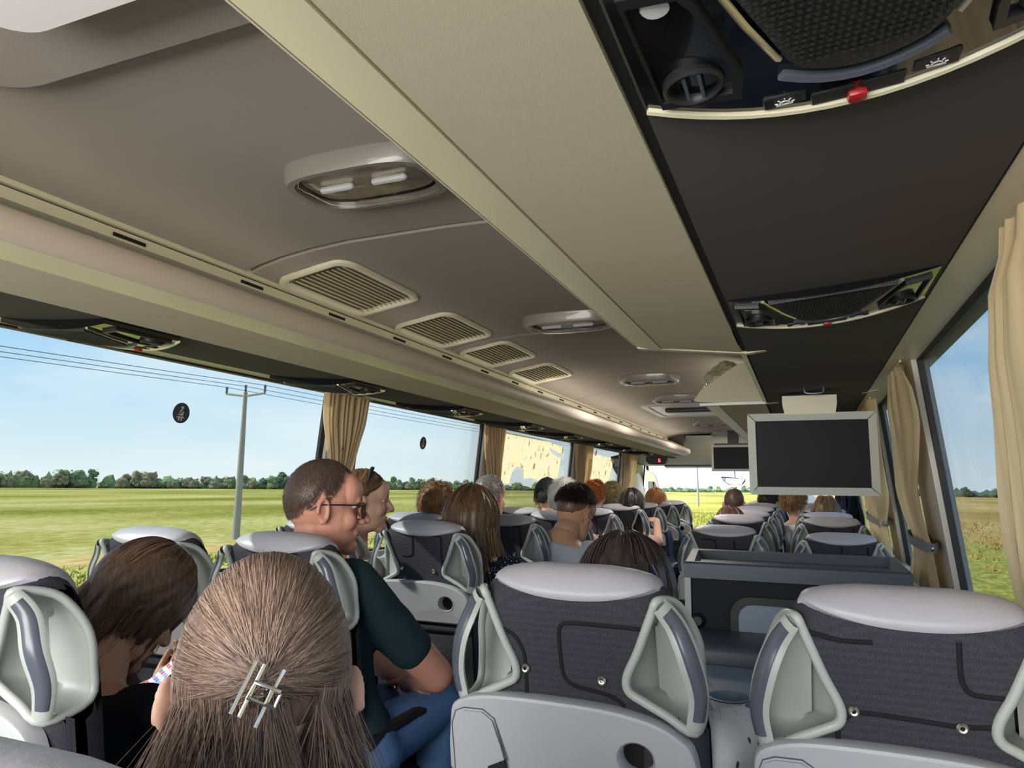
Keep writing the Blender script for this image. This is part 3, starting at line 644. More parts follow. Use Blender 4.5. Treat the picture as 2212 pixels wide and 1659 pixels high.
gp('edge_strip', MB().box(-.430, -.408, 2.750, 2.766, .70, zt-.056), M['silver']); gp('edge_strip', MB().box(.30, .318, 2.750, 2.766, .70, zt-.056), M['silver'])
fr = rrect(-.270, .26, .62, .920, .07, 6); ir = rrect(-.245, .235, .62, .893, .05, 6)
gp('panel_frame', MB().prism(fr, lambda a, b, d: (a, d, b), 2.748, 2.766, holes=[ir]), M['black']); gp('inset_panel', MB().prism(ir, lambda a, b, d: (a, d, b), 2.757, 2.766), M['bluegrey'])
gp('knob', MB().lathe([(0, -.03), (.016, -.03), (.024, -.022), (.026, -.008), (.02, 0)], (-.385, 2.765, .825), (0, 1, 0), 18), M['black'])
gp('ledge', MB().box(-.44, .30, 2.46, 2.765, .70, .800, .025, 3), M['galley'])
gp('ledge_front', MB().box(-.43, .29, 2.44, 2.50, .0, .70, .006), M['galley']); gp('black_line', MB().box(-.40, .25, 2.432, 2.442, .715, .722), M['black'])  # thin black strip across the ledge front
tbl = [(-.40, 1.86), (.22, 1.86), (.22, 2.44), (-.40, 2.44)]
circ = lambda cx, cy, q, n=20: [(cx+q*math.cos(2*PI*k/n), cy+q*math.sin(2*PI*k/n)) for k in range(n)]
cups = [(-.215, 2.09, .052), (-.12, 2.02, .05)]; sq = rrect(-.225, -.165, 1.90, 1.985, .008)
gp('table', MB().prism(tbl, lambda a, b, d: (a, b, d), .715, .745, holes=[circ(*c) for c in cups]+[sq]), M['tabl'], smooth=False)
for c in cups: gp('cup_holder', MB().lathe([(c[2]+.006, .747), (c[2], .749), (c[2]-.003, .74), (c[2]-.006, .69), (0, .69)], (c[0], c[1], 0), (0, 0, 1), 24), M['tabl'])
gp('socket', MB().prism([(a, b) for a, b in sq], lambda a, b, d: (a, b, d), .70, .712), M['hole']); gp('table_leg', MB().box(-.12, -.04, 2.1, 2.2, 0, .72, .01), M['galleydark'])

# crumpled plastic bag in the front rack, above the felt end
rnd = random.Random(3); bm = bmesh.new(); bmesh.ops.create_icosphere(bm, subdivisions=4, radius=1.0)
for v in bm.verts:
    n = mnoise.noise(v.co*2.3)*.20+abs(mnoise.noise(v.co*5.1))*.16
    v.co = Vector((v.co.x*(.115+.02*n), v.co.y*.09, v.co.z*.105))*(1+n)
M['bag'] = mat('crumpled_plastic', srgb(160, 156, 128), 0.3, spec=.6)
t = thing('plastic_bag', 'crumpled translucent plastic bag lying in the front rack above its felt end', 'bag', (-.315, 3.52, EYE+.50)); obj('bag_film', MB().bm(bm), M['bag'], t, ang=20)
# ------------------------------------------------------------------ coach seats (local: x across, y forwards, z up; headrest top at SH)
SH = 1.18
def t_top(x): return lerp(abs(x), (0, .06, .10, .13, .15, .17, .19, .203, .213), (.0, .0, .004, .011, .022, .046, .092, .145, .215))
def half(x): return .052*max(0.0, 1-(abs(x)/.214)**9)**.5+.001
def yc(t): return .055+.16*max(0, t-.05)
def yb(x, t): return yc(t)-half(x)            # rear face
HP = [(.150, .036), (.138, .060), (.110, .130), (.092, .168), (.100, .184), (.150, .208), (.195, .234), (.230, .240), (.230, .10), (.19, .04)]   # cut for the grab handle (x, t)
def inpoly(x, y, P):
    c = False
    for i in range(len(P)):
        (x1, y1), (x2, y2) = P[i-1], P[i]
        if (y1 > y) != (y2 > y) and x < (x2-x1)*(y-y1)/(y2-y1)+x1: c = not c
    return c
def slab_path(x, off=0.0):
    h = half(x); r = h; tt = t_top(x); out = []
    for t in np.linspace(.80, tt+r+.004, 46): out.append((yc(t)-h-off, t))
    for k in range(1, 10):
        a = PI*k/10; out.append((yc(tt+r)-(h+off)*math.cos(a), tt+r-(r+off)*math.sin(a)))
    for t in np.linspace(tt+r+.004, .80, 30): out.append((yc(t)+h*(1+.35*min(1, max(0, (t-tt-r)/.05)))+off, t))
    return out
def seat_meshes():
    A = []
    xs = np.concatenate([-np.linspace(.2135, .2, 5), np.linspace(-.195, .195, 53), np.linspace(.2, .2135, 5)])
    mb = MB(); paths = [slab_path(x) for x in xs]; npth = len(paths[0])
    mb.v = [(x, y, SH-t) for x, p in zip(xs, paths) for y, t in p]
    for i in range(len(xs)-1):
        for j in range(npth-1):
            xm = (xs[i]+xs[i+1])/2; tm = (paths[i][j][1]+paths[i+1][j+1][1])/2
            if (j < 47 or (abs(xm) > .14 and j < 53) or abs(xm) > .197) and inpoly(abs(xm), tm, HP): continue
            mb.f.append((i*npth+j, (i+1)*npth+j, (i+1)*npth+j+1, i*npth+j+1))
    A.append(('backrest', mb.mesh('backrest', M['fabric'], ang=60)))
    # grey leather pad that wraps over the top
    px = np.linspace(-.148, .148, 41); rows = []
    for x in px:
        s = x/.148; tb = .022+.024*(1-abs(s-.06)**2.2) if abs(s) < .98 else .024
        tf = .02+.15*(1-abs(s)**4)
        h = half(x); tt = t_top(x); P = []
        pts = [(yc(t)-h, t, -1, 0) for t in np.linspace(max(tb, tt+h), tt+h, 4)[:-1]] if tb > tt+h else []
        a0 = 0 if tb > tt+h else math.asin(min(1, max(0, (tt+h-tb)/h)))
        npad = 3-len(pts); pts = pts+[(yc(tt+h)-h*math.cos(a0), tt+h-h*math.sin(a0), -math.cos(a0), math.sin(a0))]*npad
        for k in range(13):
            a = a0+(PI-a0)*k/12; pts.append((yc(tt+h)-h*math.cos(a), tt+h-h*math.sin(a), -math.cos(a), math.sin(a)))
        for t in np.linspace(tt+h, max(tf, tt+h+.005), 6)[1:]: pts.append((yc(t)+h, t, 1, 0))
        m = len(pts); r = []
        for k, (y, t, ny, nz) in enumerate(pts):
            e = min(1, min(k, m-1-k)/2.5, (1-abs(s))/.06); o = -.002+.011*math.sqrt(max(0, e))
            r.append((x, y+ny*o, SH-t+nz*o))
        rows.append(r)
    A.append(('headrest_pad', MB().grid(rows).mesh('headrest_pad', M['pad'], ang=180)))
    # grab handles on both rear corners
    rows = []
    for s in (1, -1):
        rows = []
        T = Vector((.150, yb(.15, .04)-.002, .036)); BI = Vector((.092, yb(.092, .172)-.003, .170)); B = Vector((.197, yb(.2, .232)-.012, .236))
        loop = spline([T, (.139, yb(.139, .06)-.003, .058), (.115, yb(.115, .12)-.003, .118), (.096, yb(.096, .158)-.003, .158), (.097, yb(.097, .18)-.003, .181), (.118, yb(.118, .19)-.003, .194), (.155, yb(.15, .21)-.004, .212), B,
                       (.203, yc(.225)+.026, .220), (.2005, yc(.17)+.037, .165), (.198, yc(.115)+.036, .115), (.184, yc(.075)+.022, .074), (.169, yc(.045)-.004, .045)], 4, True)
        
        for k in range(9):
            u = k/8; r_ = []
            for p in loop:
                cz_ = min(.186, max(.085, p.z)); cen = Vector((.150+.03*(cz_-.135), yc(cz_)+.010, cz_)); fo = min(1, max(0, (yc(p.z)+.03-p.y)/.07)); r_.append(p.lerp(cen, u)+Vector((-.018, .004+.020*fo, .004))*math.sin(PI*min(1, u*1.9)/2))
            rows.append(r_)
        fl = lambda L: [(s*p.x, p.y, SH-p.z) for p in L]
        mb = MB().grid([fl(r) for r in rows], closev=True); A.append(('handle_recess', mb.mesh('handle_recess', M['silver'], ang=180)))
        mb = MB().tube(fl(loop), .0074, 8, closed=True); A.append(('handle_rim', mb.mesh('handle_rim', M['silver'], ang=180)))
        bow = spline([T+Vector((.004, -.006, .006)), (.176, yc(.08)-.050, .075), (.196, yc(.125)-.056, .125), (.206, yc(.18)-.050, .180), B+Vector((.0, -.002, -.006))], 5)
        n = len(bow); w = [.0115+.0045*math.sin(PI*k/(n-1)) for k in range(n)]
        def ribbon(off, sc, th):
            R = []
            for k, p in enumerate(bow):
                t_ = (bow[min(k+1, n-1)]-bow[max(k-1, 0)]).normalized(); nrm = Vector((.62, -.78, 0)); sd = t_.cross(nrm).normalized(); nrm = sd.cross(t_).normalized()
                if nrm.y > 0: nrm = -nrm
                c = p+nrm*off; W = w[k]*sc
                R.append([c+sd*W, c+sd*W*.7+nrm*th, c+nrm*th*1.25, c-sd*W*.7+nrm*th, c-sd*W, c-sd*W*.6-nrm*th, c+sd*W*.6-nrm*th])
            return R
        R = ribbon(0, 1.25, .006); A.append(('handle_bar', MB().grid([fl(r) for r in R], closev=True).mesh('handle_bar', M['silver'], ang=70)))
        R = ribbon(.0035, .92, .006)[2:-2]; mb = MB().grid([fl(r) for r in R], closev=True); mb.add(fl(R[0]), [tuple(range(7))]); mb.add(fl(R[-1]), [tuple(range(7))]); A.append(('handle_grip', mb.mesh('handle_grip', M['grip'], ang=60)))
    # folding tray / lower back shell
    O = spline([(-.217, .262, 0), (-.208, .232, 0), (-.165, .213, 0), (-.10, .206, 0), (0, .2045, 0), (.08, .2085, 0), (.145, .222, 0), (.186, .246, 0), (.199, .268, 0), (.204, .300, 0), (.205, .345, 0)], 4)
    out = [(p.x, p.y) for p in O]+[(.20, .352), (-.215, .352), (-.221, .345), (-.221, .30)]
    cup = [(.110+.030*math.cos(2*PI*k/24), .279+.027*math.sin(2*PI*k/24)) for k in range(24)]
    cx = sum(p[0] for p in out)/len(out); cz = .28
    def TP(d): return lambda a, b, dd: (a, yc(b)-.052-d-.010*(1-(a/.23)**2)-dd*0, SH-b)
    def shell(poly, d0, d1, holes=(), m=None, nm='', bev=.006, **k):
        inner = [(cx+(a-cx)*(1-bev/.21), cz+(b-cz)*(1-bev/.07)) for a, b in poly]
        mb = MB(); f0 = lambda a, b, e: (a, yc(b)-.052-e-.012*(1-(a/.23)**2), SH-b)
        mb.prism(inner, f0, d1, d1-.004, holes=holes)
        mb.grid([[f0(a, b, d1) for a, b in inner], [f0(a, b, d1-.35*bev) for a, b in [(cx+(a-cx)*(1-.3*bev/.21), cz+(b-cz)*(1-.3*bev/.07)) for a, b in poly]], [f0(a, b, d1-bev) for a, b in poly], [f0(a, b, d0) for a, b in poly]], closev=True)
        A.append((nm, mb.mesh(nm, m, **k)))
    shell(out, -.012, .022, [cup], M['tray'], 'tray_back', ang=35)
    f0 = lambda a, b, e: (a, yc(b)-.052-e-.012*(1-(a/.23)**2), SH-b)
    mb = MB().grid([[f0(a, b, .023) for a, b in cup], [f0(.110+(a-.110)*.9, .279+(b-.279)*.9, .019) for a, b in cup], [f0(.110+(a-.110)*.86, .279+(b-.279)*.86, -.01) for a, b in cup]], closev=True); A.append(('cup_ring', mb.mesh('cup_ring', M['tray'])))
    mb = MB().prism([(.110+(a-.110)*.95, .279+(b-.279)*.95) for a, b in cup], f0, -.008, -.012); A.append(('cup_hole', mb.mesh('cup_hole', M['hole'])))
    lp = [(-.205, .345), (-.207, .268), (-.200, .248), (-.185, .241), (-.150, .239), (-.132, .250), (-.118, .290), (-.112, .312), (-.140, .326), (-.142, .345)]
    mb = MB().prism(lp, f0, .020, .0255); A.append(('latch_plate', mb.mesh('latch_plate', M['tray'], ang=30)))
    lg = [(a*1.0, b) for a, b in [(-.209, .350), (-.2115, .266), (-.203, .244), (-.186, .2365), (-.149, .2345), (-.128, .247), (-.108, .313), (-.108, .350)]]
    mb = MB().tube([f0(a, b, .0222) for a, b in lg[:-1]], .0011, 4); A.append(('latch_groove', mb.mesh('latch_groove', M['grip'])))
    mb = MB().prism([(-.142, .327), (-.112, .312), (-.110, .326), (-.140, .343)], f0, .018, .028); A.append(('latch', mb.mesh('latch', M['black'], ang=30)))
    mb = MB().prism([(-.09, .245), (.05, .243), (.072, .252), (.075, .262), (-.085, .258)], f0, .0215, .0222)
    # lower back pocket, cushion, base
    mb = MB().grid([[(x, yc(t)-.066-.02*math.sin(PI*min(1, (t-.36)/.2))*(1-(x/.2)**4), SH-t) for x in np.linspace(-.20, .20, 15)] for t in np.linspace(.358, .72, 12)]); A.append(('seat_pocket', mb.mesh('seat_pocket', M['fabric'], ang=80)))
    mb = MB().tube([(x, yc(.375)-.078+.01*(x/.2)**2, SH-.375) for x in np.linspace(-.2, .2, 9)], .006, 6); A.append(('pocket_hem', mb.mesh('pocket_hem', M['black_seam'])))
    mb = MB().box(-.208, .208, .16, .60, .33, .45, .035, 3); A.append(('cushion', mb.mesh('cushion', M['fabric'])))
    mb = MB().box(-.20, .20, .18, .56, .26, .33, .01); A.append(('seat_frame', mb.mesh('seat_frame', M['black'])))
    for s in (-1, 1):
        A.append(('leg', MB().box(s*.15-.02, s*.15+.02, .22, .50, 0, .27, .008).mesh('leg', M['black'])))
        A.append(('armrest', MB().tube([(s*.222, .16, .64), (s*.222, .25, .655), (s*.222, .40, .655), (s*.222, .45, .645)], .018, 8).mesh('armrest', M['black'])))
    for x, t in ((-.078, .164), (.054, .170)):
        A.append(('bolt', MB().lathe([(.0, .001), (.0025, .001), (.003, -.0045), (.0052, -.005), (.0075, -.003), (.008, .002)], (x, yb(x, t)-.001, SH-t), (0, 1, 0), 14).mesh('bolt', M['steel'])))
    return A
SM = seat_meshes()
def piping(lines, w=.0042):
    out = []
    for ln in lines:
        P = spline([(a, b, 0) for a, b in ln], 6); R = []
        for k, p in enumerate(P):
            t = (P[min(k+1, len(P)-1)]-P[max(k-1, 0)]).normalized(); nx, nz = -t.y, t.x
            e = .0022
            R.append([(p.x+nx*w*q, yb(p.x, p.y+nz*w*q)-(e if abs(q) < .8 else -.001), SH-(p.y+nz*w*q)) for q in (-1, -.6, .6, 1)])
        out.append(MB().grid(R).mesh('piping', M['black_seam'], ang=180))
    return out
PIPE = {
 'a': piping([[(.125, .083), (.06, .082), (.015, .082), (-.008, .085), (-.016, .098), (-.015, .14), (-.012, .165), (-.004, .178), (.012, .185), (.05, .19), (.075, .197), (.09, .208)],
              [(-.128, .100), (-.112, .103), (-.096, .112), (-.085, .128), (-.079, .15), (-.078, .21)]]),
 'b': piping([[(-.135, .058), (-.09, .066), (-.05, .065)], [(.055, .055), (.055, .09), (.058, .112), (.07, .124), (.105, .125)], [(-.09, .176), (-.078, .168), (-.06, .165), (.0, .167), (.05, .169), (.09, .165)], [(-.1, .19), (-.1, .212)]]),
 'c': piping([[(-.03, .045), (-.03, .09), (-.034, .112), (-.05, .120), (-.075, .118)], [(.05, .042), (.078, .044), (.088, .056), (.088, .10), (.088, .19)]]),
 'd': piping([[(.0, .052), (.0, .12), (.0, .20)], [(.105, .05), (.105, .12), (.10, .16)]]),
 'e': piping([[(-.10, .06), (-.05, .06), (-.035, .07), (-.033, .12)], [(.05, .055), (.05, .13), (.05, .2)]]),
}
NS = 0
def seat(x, y, top, label, pipes='c', group='coach seats'):
    t = thing('coach_seat', label, 'seat', (x, y, top-SH-.009), group)
    for nm, me in SM: link(nm, me, t)
    for me in PIPE[pipes]: link('piping', me, t)
    return t
XLA, XLW, XRA, XRW = -1.313, -1.825, -.372, .128
LAY = [.77, 1.525, 2.315, 3.09, 3.805, 4.53, 5.355, 6.085, 6.775, 7.56]
ZL = EYE-.127
la_lab = ['aisle seat at the left edge, beside the girl bent over a phone', 'aisle seat of the man in sunglasses, right behind him', 'aisle seat in front of the man in sunglasses, with sunlit tray and black cup hole',
          'aisle seat of the young man in the pale grey shirt', 'aisle seat of the white haired passenger, in front of the young man in grey', 'aisle seat behind the woman with long dark straight hair, left of the aisle',
          'aisle seat of the woman with long dark straight hair', 'aisle seat behind the ginger bobbed head, left of the aisle', 'aisle seat of the ginger bobbed passenger', 'frontmost left aisle seat, browner, next to the clear aisle']
for k, y in enumerate(LAY): seat(XLA, y, ZL+(.012 if k > 5 else 0), la_lab[k], 'ecccdedcde'[k])
lw_lab = ['window seat at the left edge, one row behind the girl with a phone', 'window seat with a bright sunlit headrest, above the girl bent over a phone', 'window seat half hidden by the head of the man in sunglasses', 'window seat in front of the profiled woman, with white headrest by the field window',
          'window seat of the grey haired man beside the second left curtain', 'window seat of the black mesh cap passenger', 'window seat behind the red haired head, left side', 'window seat of the red haired passenger', 'window seat of the curly blond passenger', 'frontmost left window seat, next to the front curtain']
for k, y in enumerate(LAY): seat(XLW, y+.03, ZL-.004, lw_lab[k], 'dcedcedced'[k])
seat(XRA-.03, .185, EYE-.128, 'nearest seat, only its pale headrest showing at the bottom left corner', 'a')
seat(XRA, 1.15, EYE-.129, 'large middle seat with black latch and cup hole, behind the dark haired woman', 'a')
seat(XRW, 1.15, EYE-.136, 'large seat at the lower right, nearest the right windows', 'b')
seat(XRA, 3.55, EYE-.168, 'right aisle seat just beyond the tray topped partition', 'e')
seat(XRW+.01, 3.55, EYE-.186, 'right window seat just beyond the tray topped partition, under the television', 'd')
ra_lab = ['right aisle seat of the reddish brown haired passenger', 'right aisle seat behind the bald head', 'right aisle seat of the bald man', 'right aisle seat behind the dark haired passenger with glasses', 'right aisle seat of the dark haired passenger with glasses']
for k, (y, tp) in enumerate(((4.35, .141), (5.05, .135), (5.78, .12), (6.5, .108), (7.2, .10))): seat(XRA, y, EYE-tp, ra_lab[k], 'edcde'[k])
rw_lab = ['right window seat behind the woman with sunglasses on her head', 'right window seat of the woman with sunglasses on her head', 'right window seat beside the hanging dark jackets', 'right window seat behind the curly haired woman in white', 'frontmost right window seat']
for k, (y, tp) in enumerate(((4.35, .145), (5.05, .135), (5.78, .125), (6.5, .12), (7.2, .11))): seat(XRW, y, EYE-tp, rw_lab[k], 'dedce'[k])
# ------------------------------------------------------------------ outside
GZ = EYE-2.8
def ground_mat(name, stops, sc=.35, stretch=(1, .25, 1), fine=6.0):
    m = bpy.data.materials.new(name); m.use_nodes = True; nt = m.node_tree; N = nt.nodes; L = nt.links; b = N['Principled BSDF']; b.inputs['Roughness'].default_value = 1.0; b.inputs['Specular IOR Level'].default_value = 0.0
    tc = N.new('ShaderNodeTexCoord'); mp = N.new('ShaderNodeMapping'); mp.inputs['Scale'].default_value = stretch; L.new(tc.outputs['Object'], mp.inputs[0])
    n1 = N.new('ShaderNodeTexNoise'); n1.inputs['Scale'].default_value = sc*.12; n1.inputs['Detail'].default_value = 5; n2 = N.new('ShaderNodeTexNoise'); n2.inputs['Scale'].default_value = fine; n2.inputs['Detail'].default_value = 5; n2.inputs['Roughness'].default_value = .7
    L.new(mp.outputs[0], n1.inputs[0]); L.new(mp.outputs[0], n2.inputs[0])
    a = N.new('ShaderNodeMath'); a.operation = 'MULTIPLY_ADD'; a.inputs[1].default_value = .5; L.new(n2.outputs['Fac'], a.inputs[0])
    c = N.new('ShaderNodeMath'); c.operation = 'MULTIPLY'; c.inputs[1].default_value = .5; L.new(n1.outputs['Fac'], c.inputs[0]); L.new(c.outputs[0], a.inputs[2])
    r = N.new('ShaderNodeValToRGB'); e = r.color_ramp.elements
    e[0].position, e[0].color = stops[0]; e[1].position, e[1].color = stops[-1]
    for p, q in stops[1:-1]: x = e.new(p); x.color = q
    L.new(a.outputs[0], r.inputs[0]); L.new(r.outputs[0], b.inputs['Base Color'])
    return m
MGL = ground_mat('green_field', [(.40, srgb(116, 116, 48)), (.47, srgb(154, 150, 72)), (.53, srgb(182, 174, 96)), (.61, srgb(214, 200, 142))], stretch=(1, .35, 1), fine=2.6)
MGR = ground_mat('dry_field', [(.36, srgb(150, 118, 66)), (.48, srgb(196, 160, 96)), (.57, srgb(216, 186, 120)), (.64, srgb(234, 214, 160))], stretch=(1, .35, 1), fine=2.6)
MGV = ground_mat('verge', [(.38, srgb(112, 112, 44)), (.47, srgb(160, 156, 70)), (.54, srgb(196, 184, 96)), (.64, srgb(226, 208, 136))], stretch=(1, .5, 1), fine=3.5)
MRD = mat('asphalt', srgb(104, 104, 106), .9, noise=.15, nscale=8)
def sheet(name, x0, x1, y0, y1, z, m, nx=24, ny=24, amp=0.0):
    rnd = random.Random(5); xs = np.sign(np.linspace(0, 1, nx))*np.linspace(0, 1, nx)**1.8; 
    rows = [[(x0+(x1-x0)*a, y0+(y1-y0)*b, z+amp*mnoise.noise(Vector((x0+(x1-x0)*a, y0+(y1-y0)*b, 0))*.05)) for b in np.linspace(0, 1, ny)] for a in xs]
    return struct(name, MB().grid(rows), m)
sheet('ground_left', -25, -900, -300, 1500, GZ, MGL, 40, 40)
sheet('ground_right', 9, 900, -300, 1500, GZ, MGR, 40, 40)
sheet('ground_verge_left', -5.2, -22.5, -300, 1500, GZ+.02, MGV, 6, 80); sheet('path', -22.3, -25.2, -300, 1500, GZ+.03, MGR, 4, 80); sheet('ground_verge_right', 4, 9, -300, 1500, GZ+.02, MGV, 6, 80)
sheet('road', -5.2, 4, -300, 1500, GZ+.01, MRD, 4, 4)
# tall grass and scattered dry weeds near the road (stuff)
def tufts(name, m, n, x0, x1, y0, y1, h, seed):
    rnd = random.Random(seed); mb = MB()
    for i in range(n):
        x, y = rnd.uniform(x0, x1), rnd.uniform(y0, y1)
        for k in range(4):
            a = rnd.uniform(0, 2*PI); w = rnd.uniform(.03, .07); hh = h*rnd.uniform(.5, 1.2); dx, dy = rnd.uniform(-.2, .2), rnd.uniform(-.2, .2); px, py = x+rnd.uniform(-.25, .25), y+rnd.uniform(-.25, .25)
            mb.add([(px-w*math.cos(a), py-w*math.sin(a), GZ), (px+w*math.cos(a), py+w*math.sin(a), GZ), (px+dx, py+dy, GZ+hh)], [(0, 1, 2)])
    o = obj(name, mb, m, smooth=False); return o
M['weed'] = mat('roadside_grass', srgb(150, 148, 74), .9, noise=.25, nscale=2, spec=0); M['weed2'] = mat('dry_grass', srgb(190, 162, 96), .9, noise=.2, nscale=2, spec=0)
M['weed3'] = mat('crop', srgb(156, 164, 88), .9, noise=.3, nscale=1, spec=0)
tag(tufts('roadside_grass', M['weed'], 4200, -22, -6.5, 2, 90, .22, 1), 'yellowish green grass along the road verge outside the left windows', 'grass', kind='stuff')
tag(tufts('dry_grass', M['weed2'], 2200, 6, 26, 6, 80, .2, 2), 'dry straw coloured grass outside the right window', 'grass', kind='stuff')
# trees far off
def leaf_mat(name, c):
    return mat(name, c, .9, noise=.3, nscale=1.1, spec=0.05)
TM = [leaf_mat('foliage_green', srgb(122, 140, 104)), leaf_mat('foliage_light', srgb(142, 156, 110)), leaf_mat('foliage_brown', srgb(146, 140, 112)), leaf_mat('foliage_dark', srgb(92, 108, 90))]  # pale tones: the haze of distance is put into the foliage colour
M['bark'] = mat('bark', srgb(84, 74, 62), .9, noise=.2, nscale=3)
def tree_meshes(seed, w, h, trunk=.25):
    rnd = random.Random(seed); mb = MB(); n = 17
    for i in range(n):
        u = rnd.random(); z = h*(trunk+(1-trunk)*(.12+.78*u)); rr = w*.5*(1-.75*abs(u-.38)**1.4)
        a = rnd.uniform(0, 2*PI); d = rr*math.sqrt(rnd.random())*.85; s = w*rnd.uniform(.13, .24)
        bm = bmesh.new(); bmesh.ops.create_icosphere(bm, subdivisions=2, radius=1)
        off = Vector((rnd.uniform(0, 50), 0, 0))
        for v in bm.verts: v.co = v.co*(1+.55*mnoise.noise(v.co*2.2+off))
        mb.bm(bm, Matrix.Translation((d*math.cos(a), d*math.sin(a), z)) @ Matrix.Diagonal((s, s, s*rnd.uniform(.7, 1.05), 1)))
    lf = MB()                                           # loose leaf sprays that roughen the outline
    for i in range(260):
        u = rnd.random(); z = h*(trunk+(1-trunk)*(u*1.04)); rr = w*.53*(1-.75*abs(u-.38)**1.4); a = rnd.uniform(0, 2*PI); d = rr*(.6+.5*rnd.random()); p = Vector((d*math.cos(a), d*math.sin(a), z)); q = w*.05
        lf.add([p+Vector((rnd.uniform(-q, q), rnd.uniform(-q, q), rnd.uniform(-q, q))) for _ in range(3)], [(0, 1, 2)])
    mb.v, mb.f = mb.v, mb.f; mb.add(lf.v, lf.f)
    tk = MB().tube([(0, 0, 0), (.02*w, 0, h*.3), (-.02*w, .02*w, h*.7)], [w*.035, w*.028, w*.01], 6)
    return mb, tk
TREES = []
for k, (w, h) in enumerate(((7, 8), (9, 7.5), (6, 9.5), (8, 6), (5, 7), (10, 5.5))):
    a, b = tree_meshes(40+k, w, h, .10 if k in (3, 5) else .2); TREES.append((a, b.mesh('trunk', M['bark'])))
TV = {}
def tree(x, y, kind, mi, sc, rz, label, group):
    t = thing('field_tree', label, 'tree', (x, y, GZ), group, rz); t.scale = (sc, sc, sc)
    if (kind, mi) not in TV: TV[(kind, mi)] = TREES[kind][0].mesh('crown', TM[mi])
    link('crown', TV[(kind, mi)], t); link('trunk', TREES[kind][1], t)
rnd = random.Random(11)
def tree_row(n, x0, y0, x1, y1, jit, label, group, smin=.8, smax=1.35, mis=(0, 0, 1, 2, 3)):
    for i in range(n):
        u = (i+rnd.uniform(-.4, .4))/(n-1); x = x0+(x1-x0)*u+rnd.uniform(-jit, jit); y = y0+(y1-y0)*u+rnd.uniform(-jit, jit)
        tree(x, y, rnd.randrange(6), rnd.choice(mis), rnd.uniform(smin, smax), rnd.uniform(0, 6.28), label, group)
tree_row(112, -330, 60, -240, 520, 8, 'tree in the mixed green and brown row along the far edge of the green field', 'trees along the far edge of the left field', .55, 1.0)
tree_row(100, -322, 55, -234, 515, 4, 'low bush in the row along the far edge of the green field', 'bushes along the far edge of the left field', .42, .62, (0, 1, 2, 2))
tree_row(24, -230, 520, -40, 900, 14, 'hazy tree on the horizon seen through the windscreen', 'trees beyond the windscreen', .6, 1.0, (0, 1))
tree_row(60, 60, 560, 330, 320, 8, 'dark green tree on the horizon beyond the dry field', 'trees beyond the dry right field', .6, .95, (3, 3, 0))
def thicket(name, x0, y0, x1, y1, n, h, w, m, seed, label):
    rnd = random.Random(seed); mb = MB()
    for i in range(n):
        u = i/(n-1); x = x0+(x1-x0)*u+rnd.uniform(-2, 2); y = y0+(y1-y0)*u+rnd.uniform(-2, 2); bm = bmesh.new(); bmesh.ops.create_icosphere(bm, subdivisions=2, radius=1); off = Vector((i*3.1, 0, 0)); hh = h*rnd.uniform(.55, 1.2)
        for v in bm.verts: v.co = v.co*(1+.6*mnoise.noise(v.co*2.4+off))
        mb.bm(bm, Matrix.Translation((x, y, GZ+hh*.3)) @ Matrix.Diagonal((w*rnd.uniform(.7, 1.3), w*rnd.uniform(.7, 1.3), hh*.75, 1)))
    tag(obj(name, mb, m), label, 'undergrowth', kind='stuff')
thicket('undergrowth', -333, 50, -243, 525, 230, 5.2, 2.6, TM[1], 3, 'continuous green undergrowth below the trees at the far edge of the left field')
thicket('undergrowth', 60, 565, 332, 322, 160, 4.5, 3.0, TM[3], 4, 'dark undergrowth below the trees beyond the dry right field')
thicket('undergrowth', -232, 525, -40, 905, 120, 3.6, 5, TM[0], 5, 'pale undergrowth below the trees beyond the windscreen')
# power line
def pole(x, y, h, label, full=True):
    t = thing('power_pole', label, 'power pole', (x, y, GZ), 'power poles')
    M.setdefault('pole', mat('concrete_pole', srgb(150, 148, 142), .85, noise=.1, nscale=3))
    obj('post', MB().tube([(0, 0, 0), (0, 0, h)], [.20, .10], 10), M['pole'], t)
    obj('cross_arm', MB().add(*(lambda q: (q.v, q.f))(MB().tube([(-1.3, 0, h-.05), (0, 0, h-.22), (1.3, 0, h-.10)], .06, 6))), M['pole'], t)
    for dx, dz in ((-1.28, 0), (0, .05), (1.28, 0)): obj('insulator', MB().lathe([(.0, .42), (.05, .40), (.07, .3), (.05, .2), (.07, .12), (.04, 0)], (dx, 0, h-.08+dz), (0, 0, 1), 8), M['grip'], t)
pole(-26.9, 28.7, 7.55, 'nearest concrete power pole with cross arm, standing in the left field'); 
pole(-16.3, 120, 7.55, 'far power pole seen through the windscreen left of the television')
M['wire'] = mat('power_wire', srgb(60, 66, 76), .6)
for k, dx in enumerate((-1.28, 0, 1.28)):
    pts = []
    for (ax, ay), (bx, by) in (((-32.5, -62), (-26.9, 28.7)), ((-26.9, 28.7), (-16.3, 120))):
        for i in range(16):
            u = i/15; pts.append((ax+(bx-ax)*u+dx, ay+(by-ay)*u, GZ+7.85-1.2*4*u*(1-u)*.5))
    o = obj('power_wire', MB().tube(pts, .014, 5), M['wire']); tag(o, ('left wire of the power line', 'middle wire of the power line', 'right wire of the power line')[k]+' strung over the left field', 'power line', 'wires of the power line')
t = thing('shed', 'long low white shed on the horizon, at the right edge', 'building', (36, 152, GZ))
M['shedw'] = mat('white_shed', srgb(238, 232, 214), .7); M['shedg'] = mat('grey_shed', srgb(186, 186, 186), .7)
obj('roof', MB().prism([(-2, 1.9), (10, 2.9), (22, 1.9), (22, 1.75), (-2, 1.75)], lambda a, b, d: (a, d, b), -4, 6), M['shedw'], t, smooth=False); obj('wall', MB().box(-1.5, 21.5, -3.5, 5.5, 0, 1.8), M['shedg'], t)
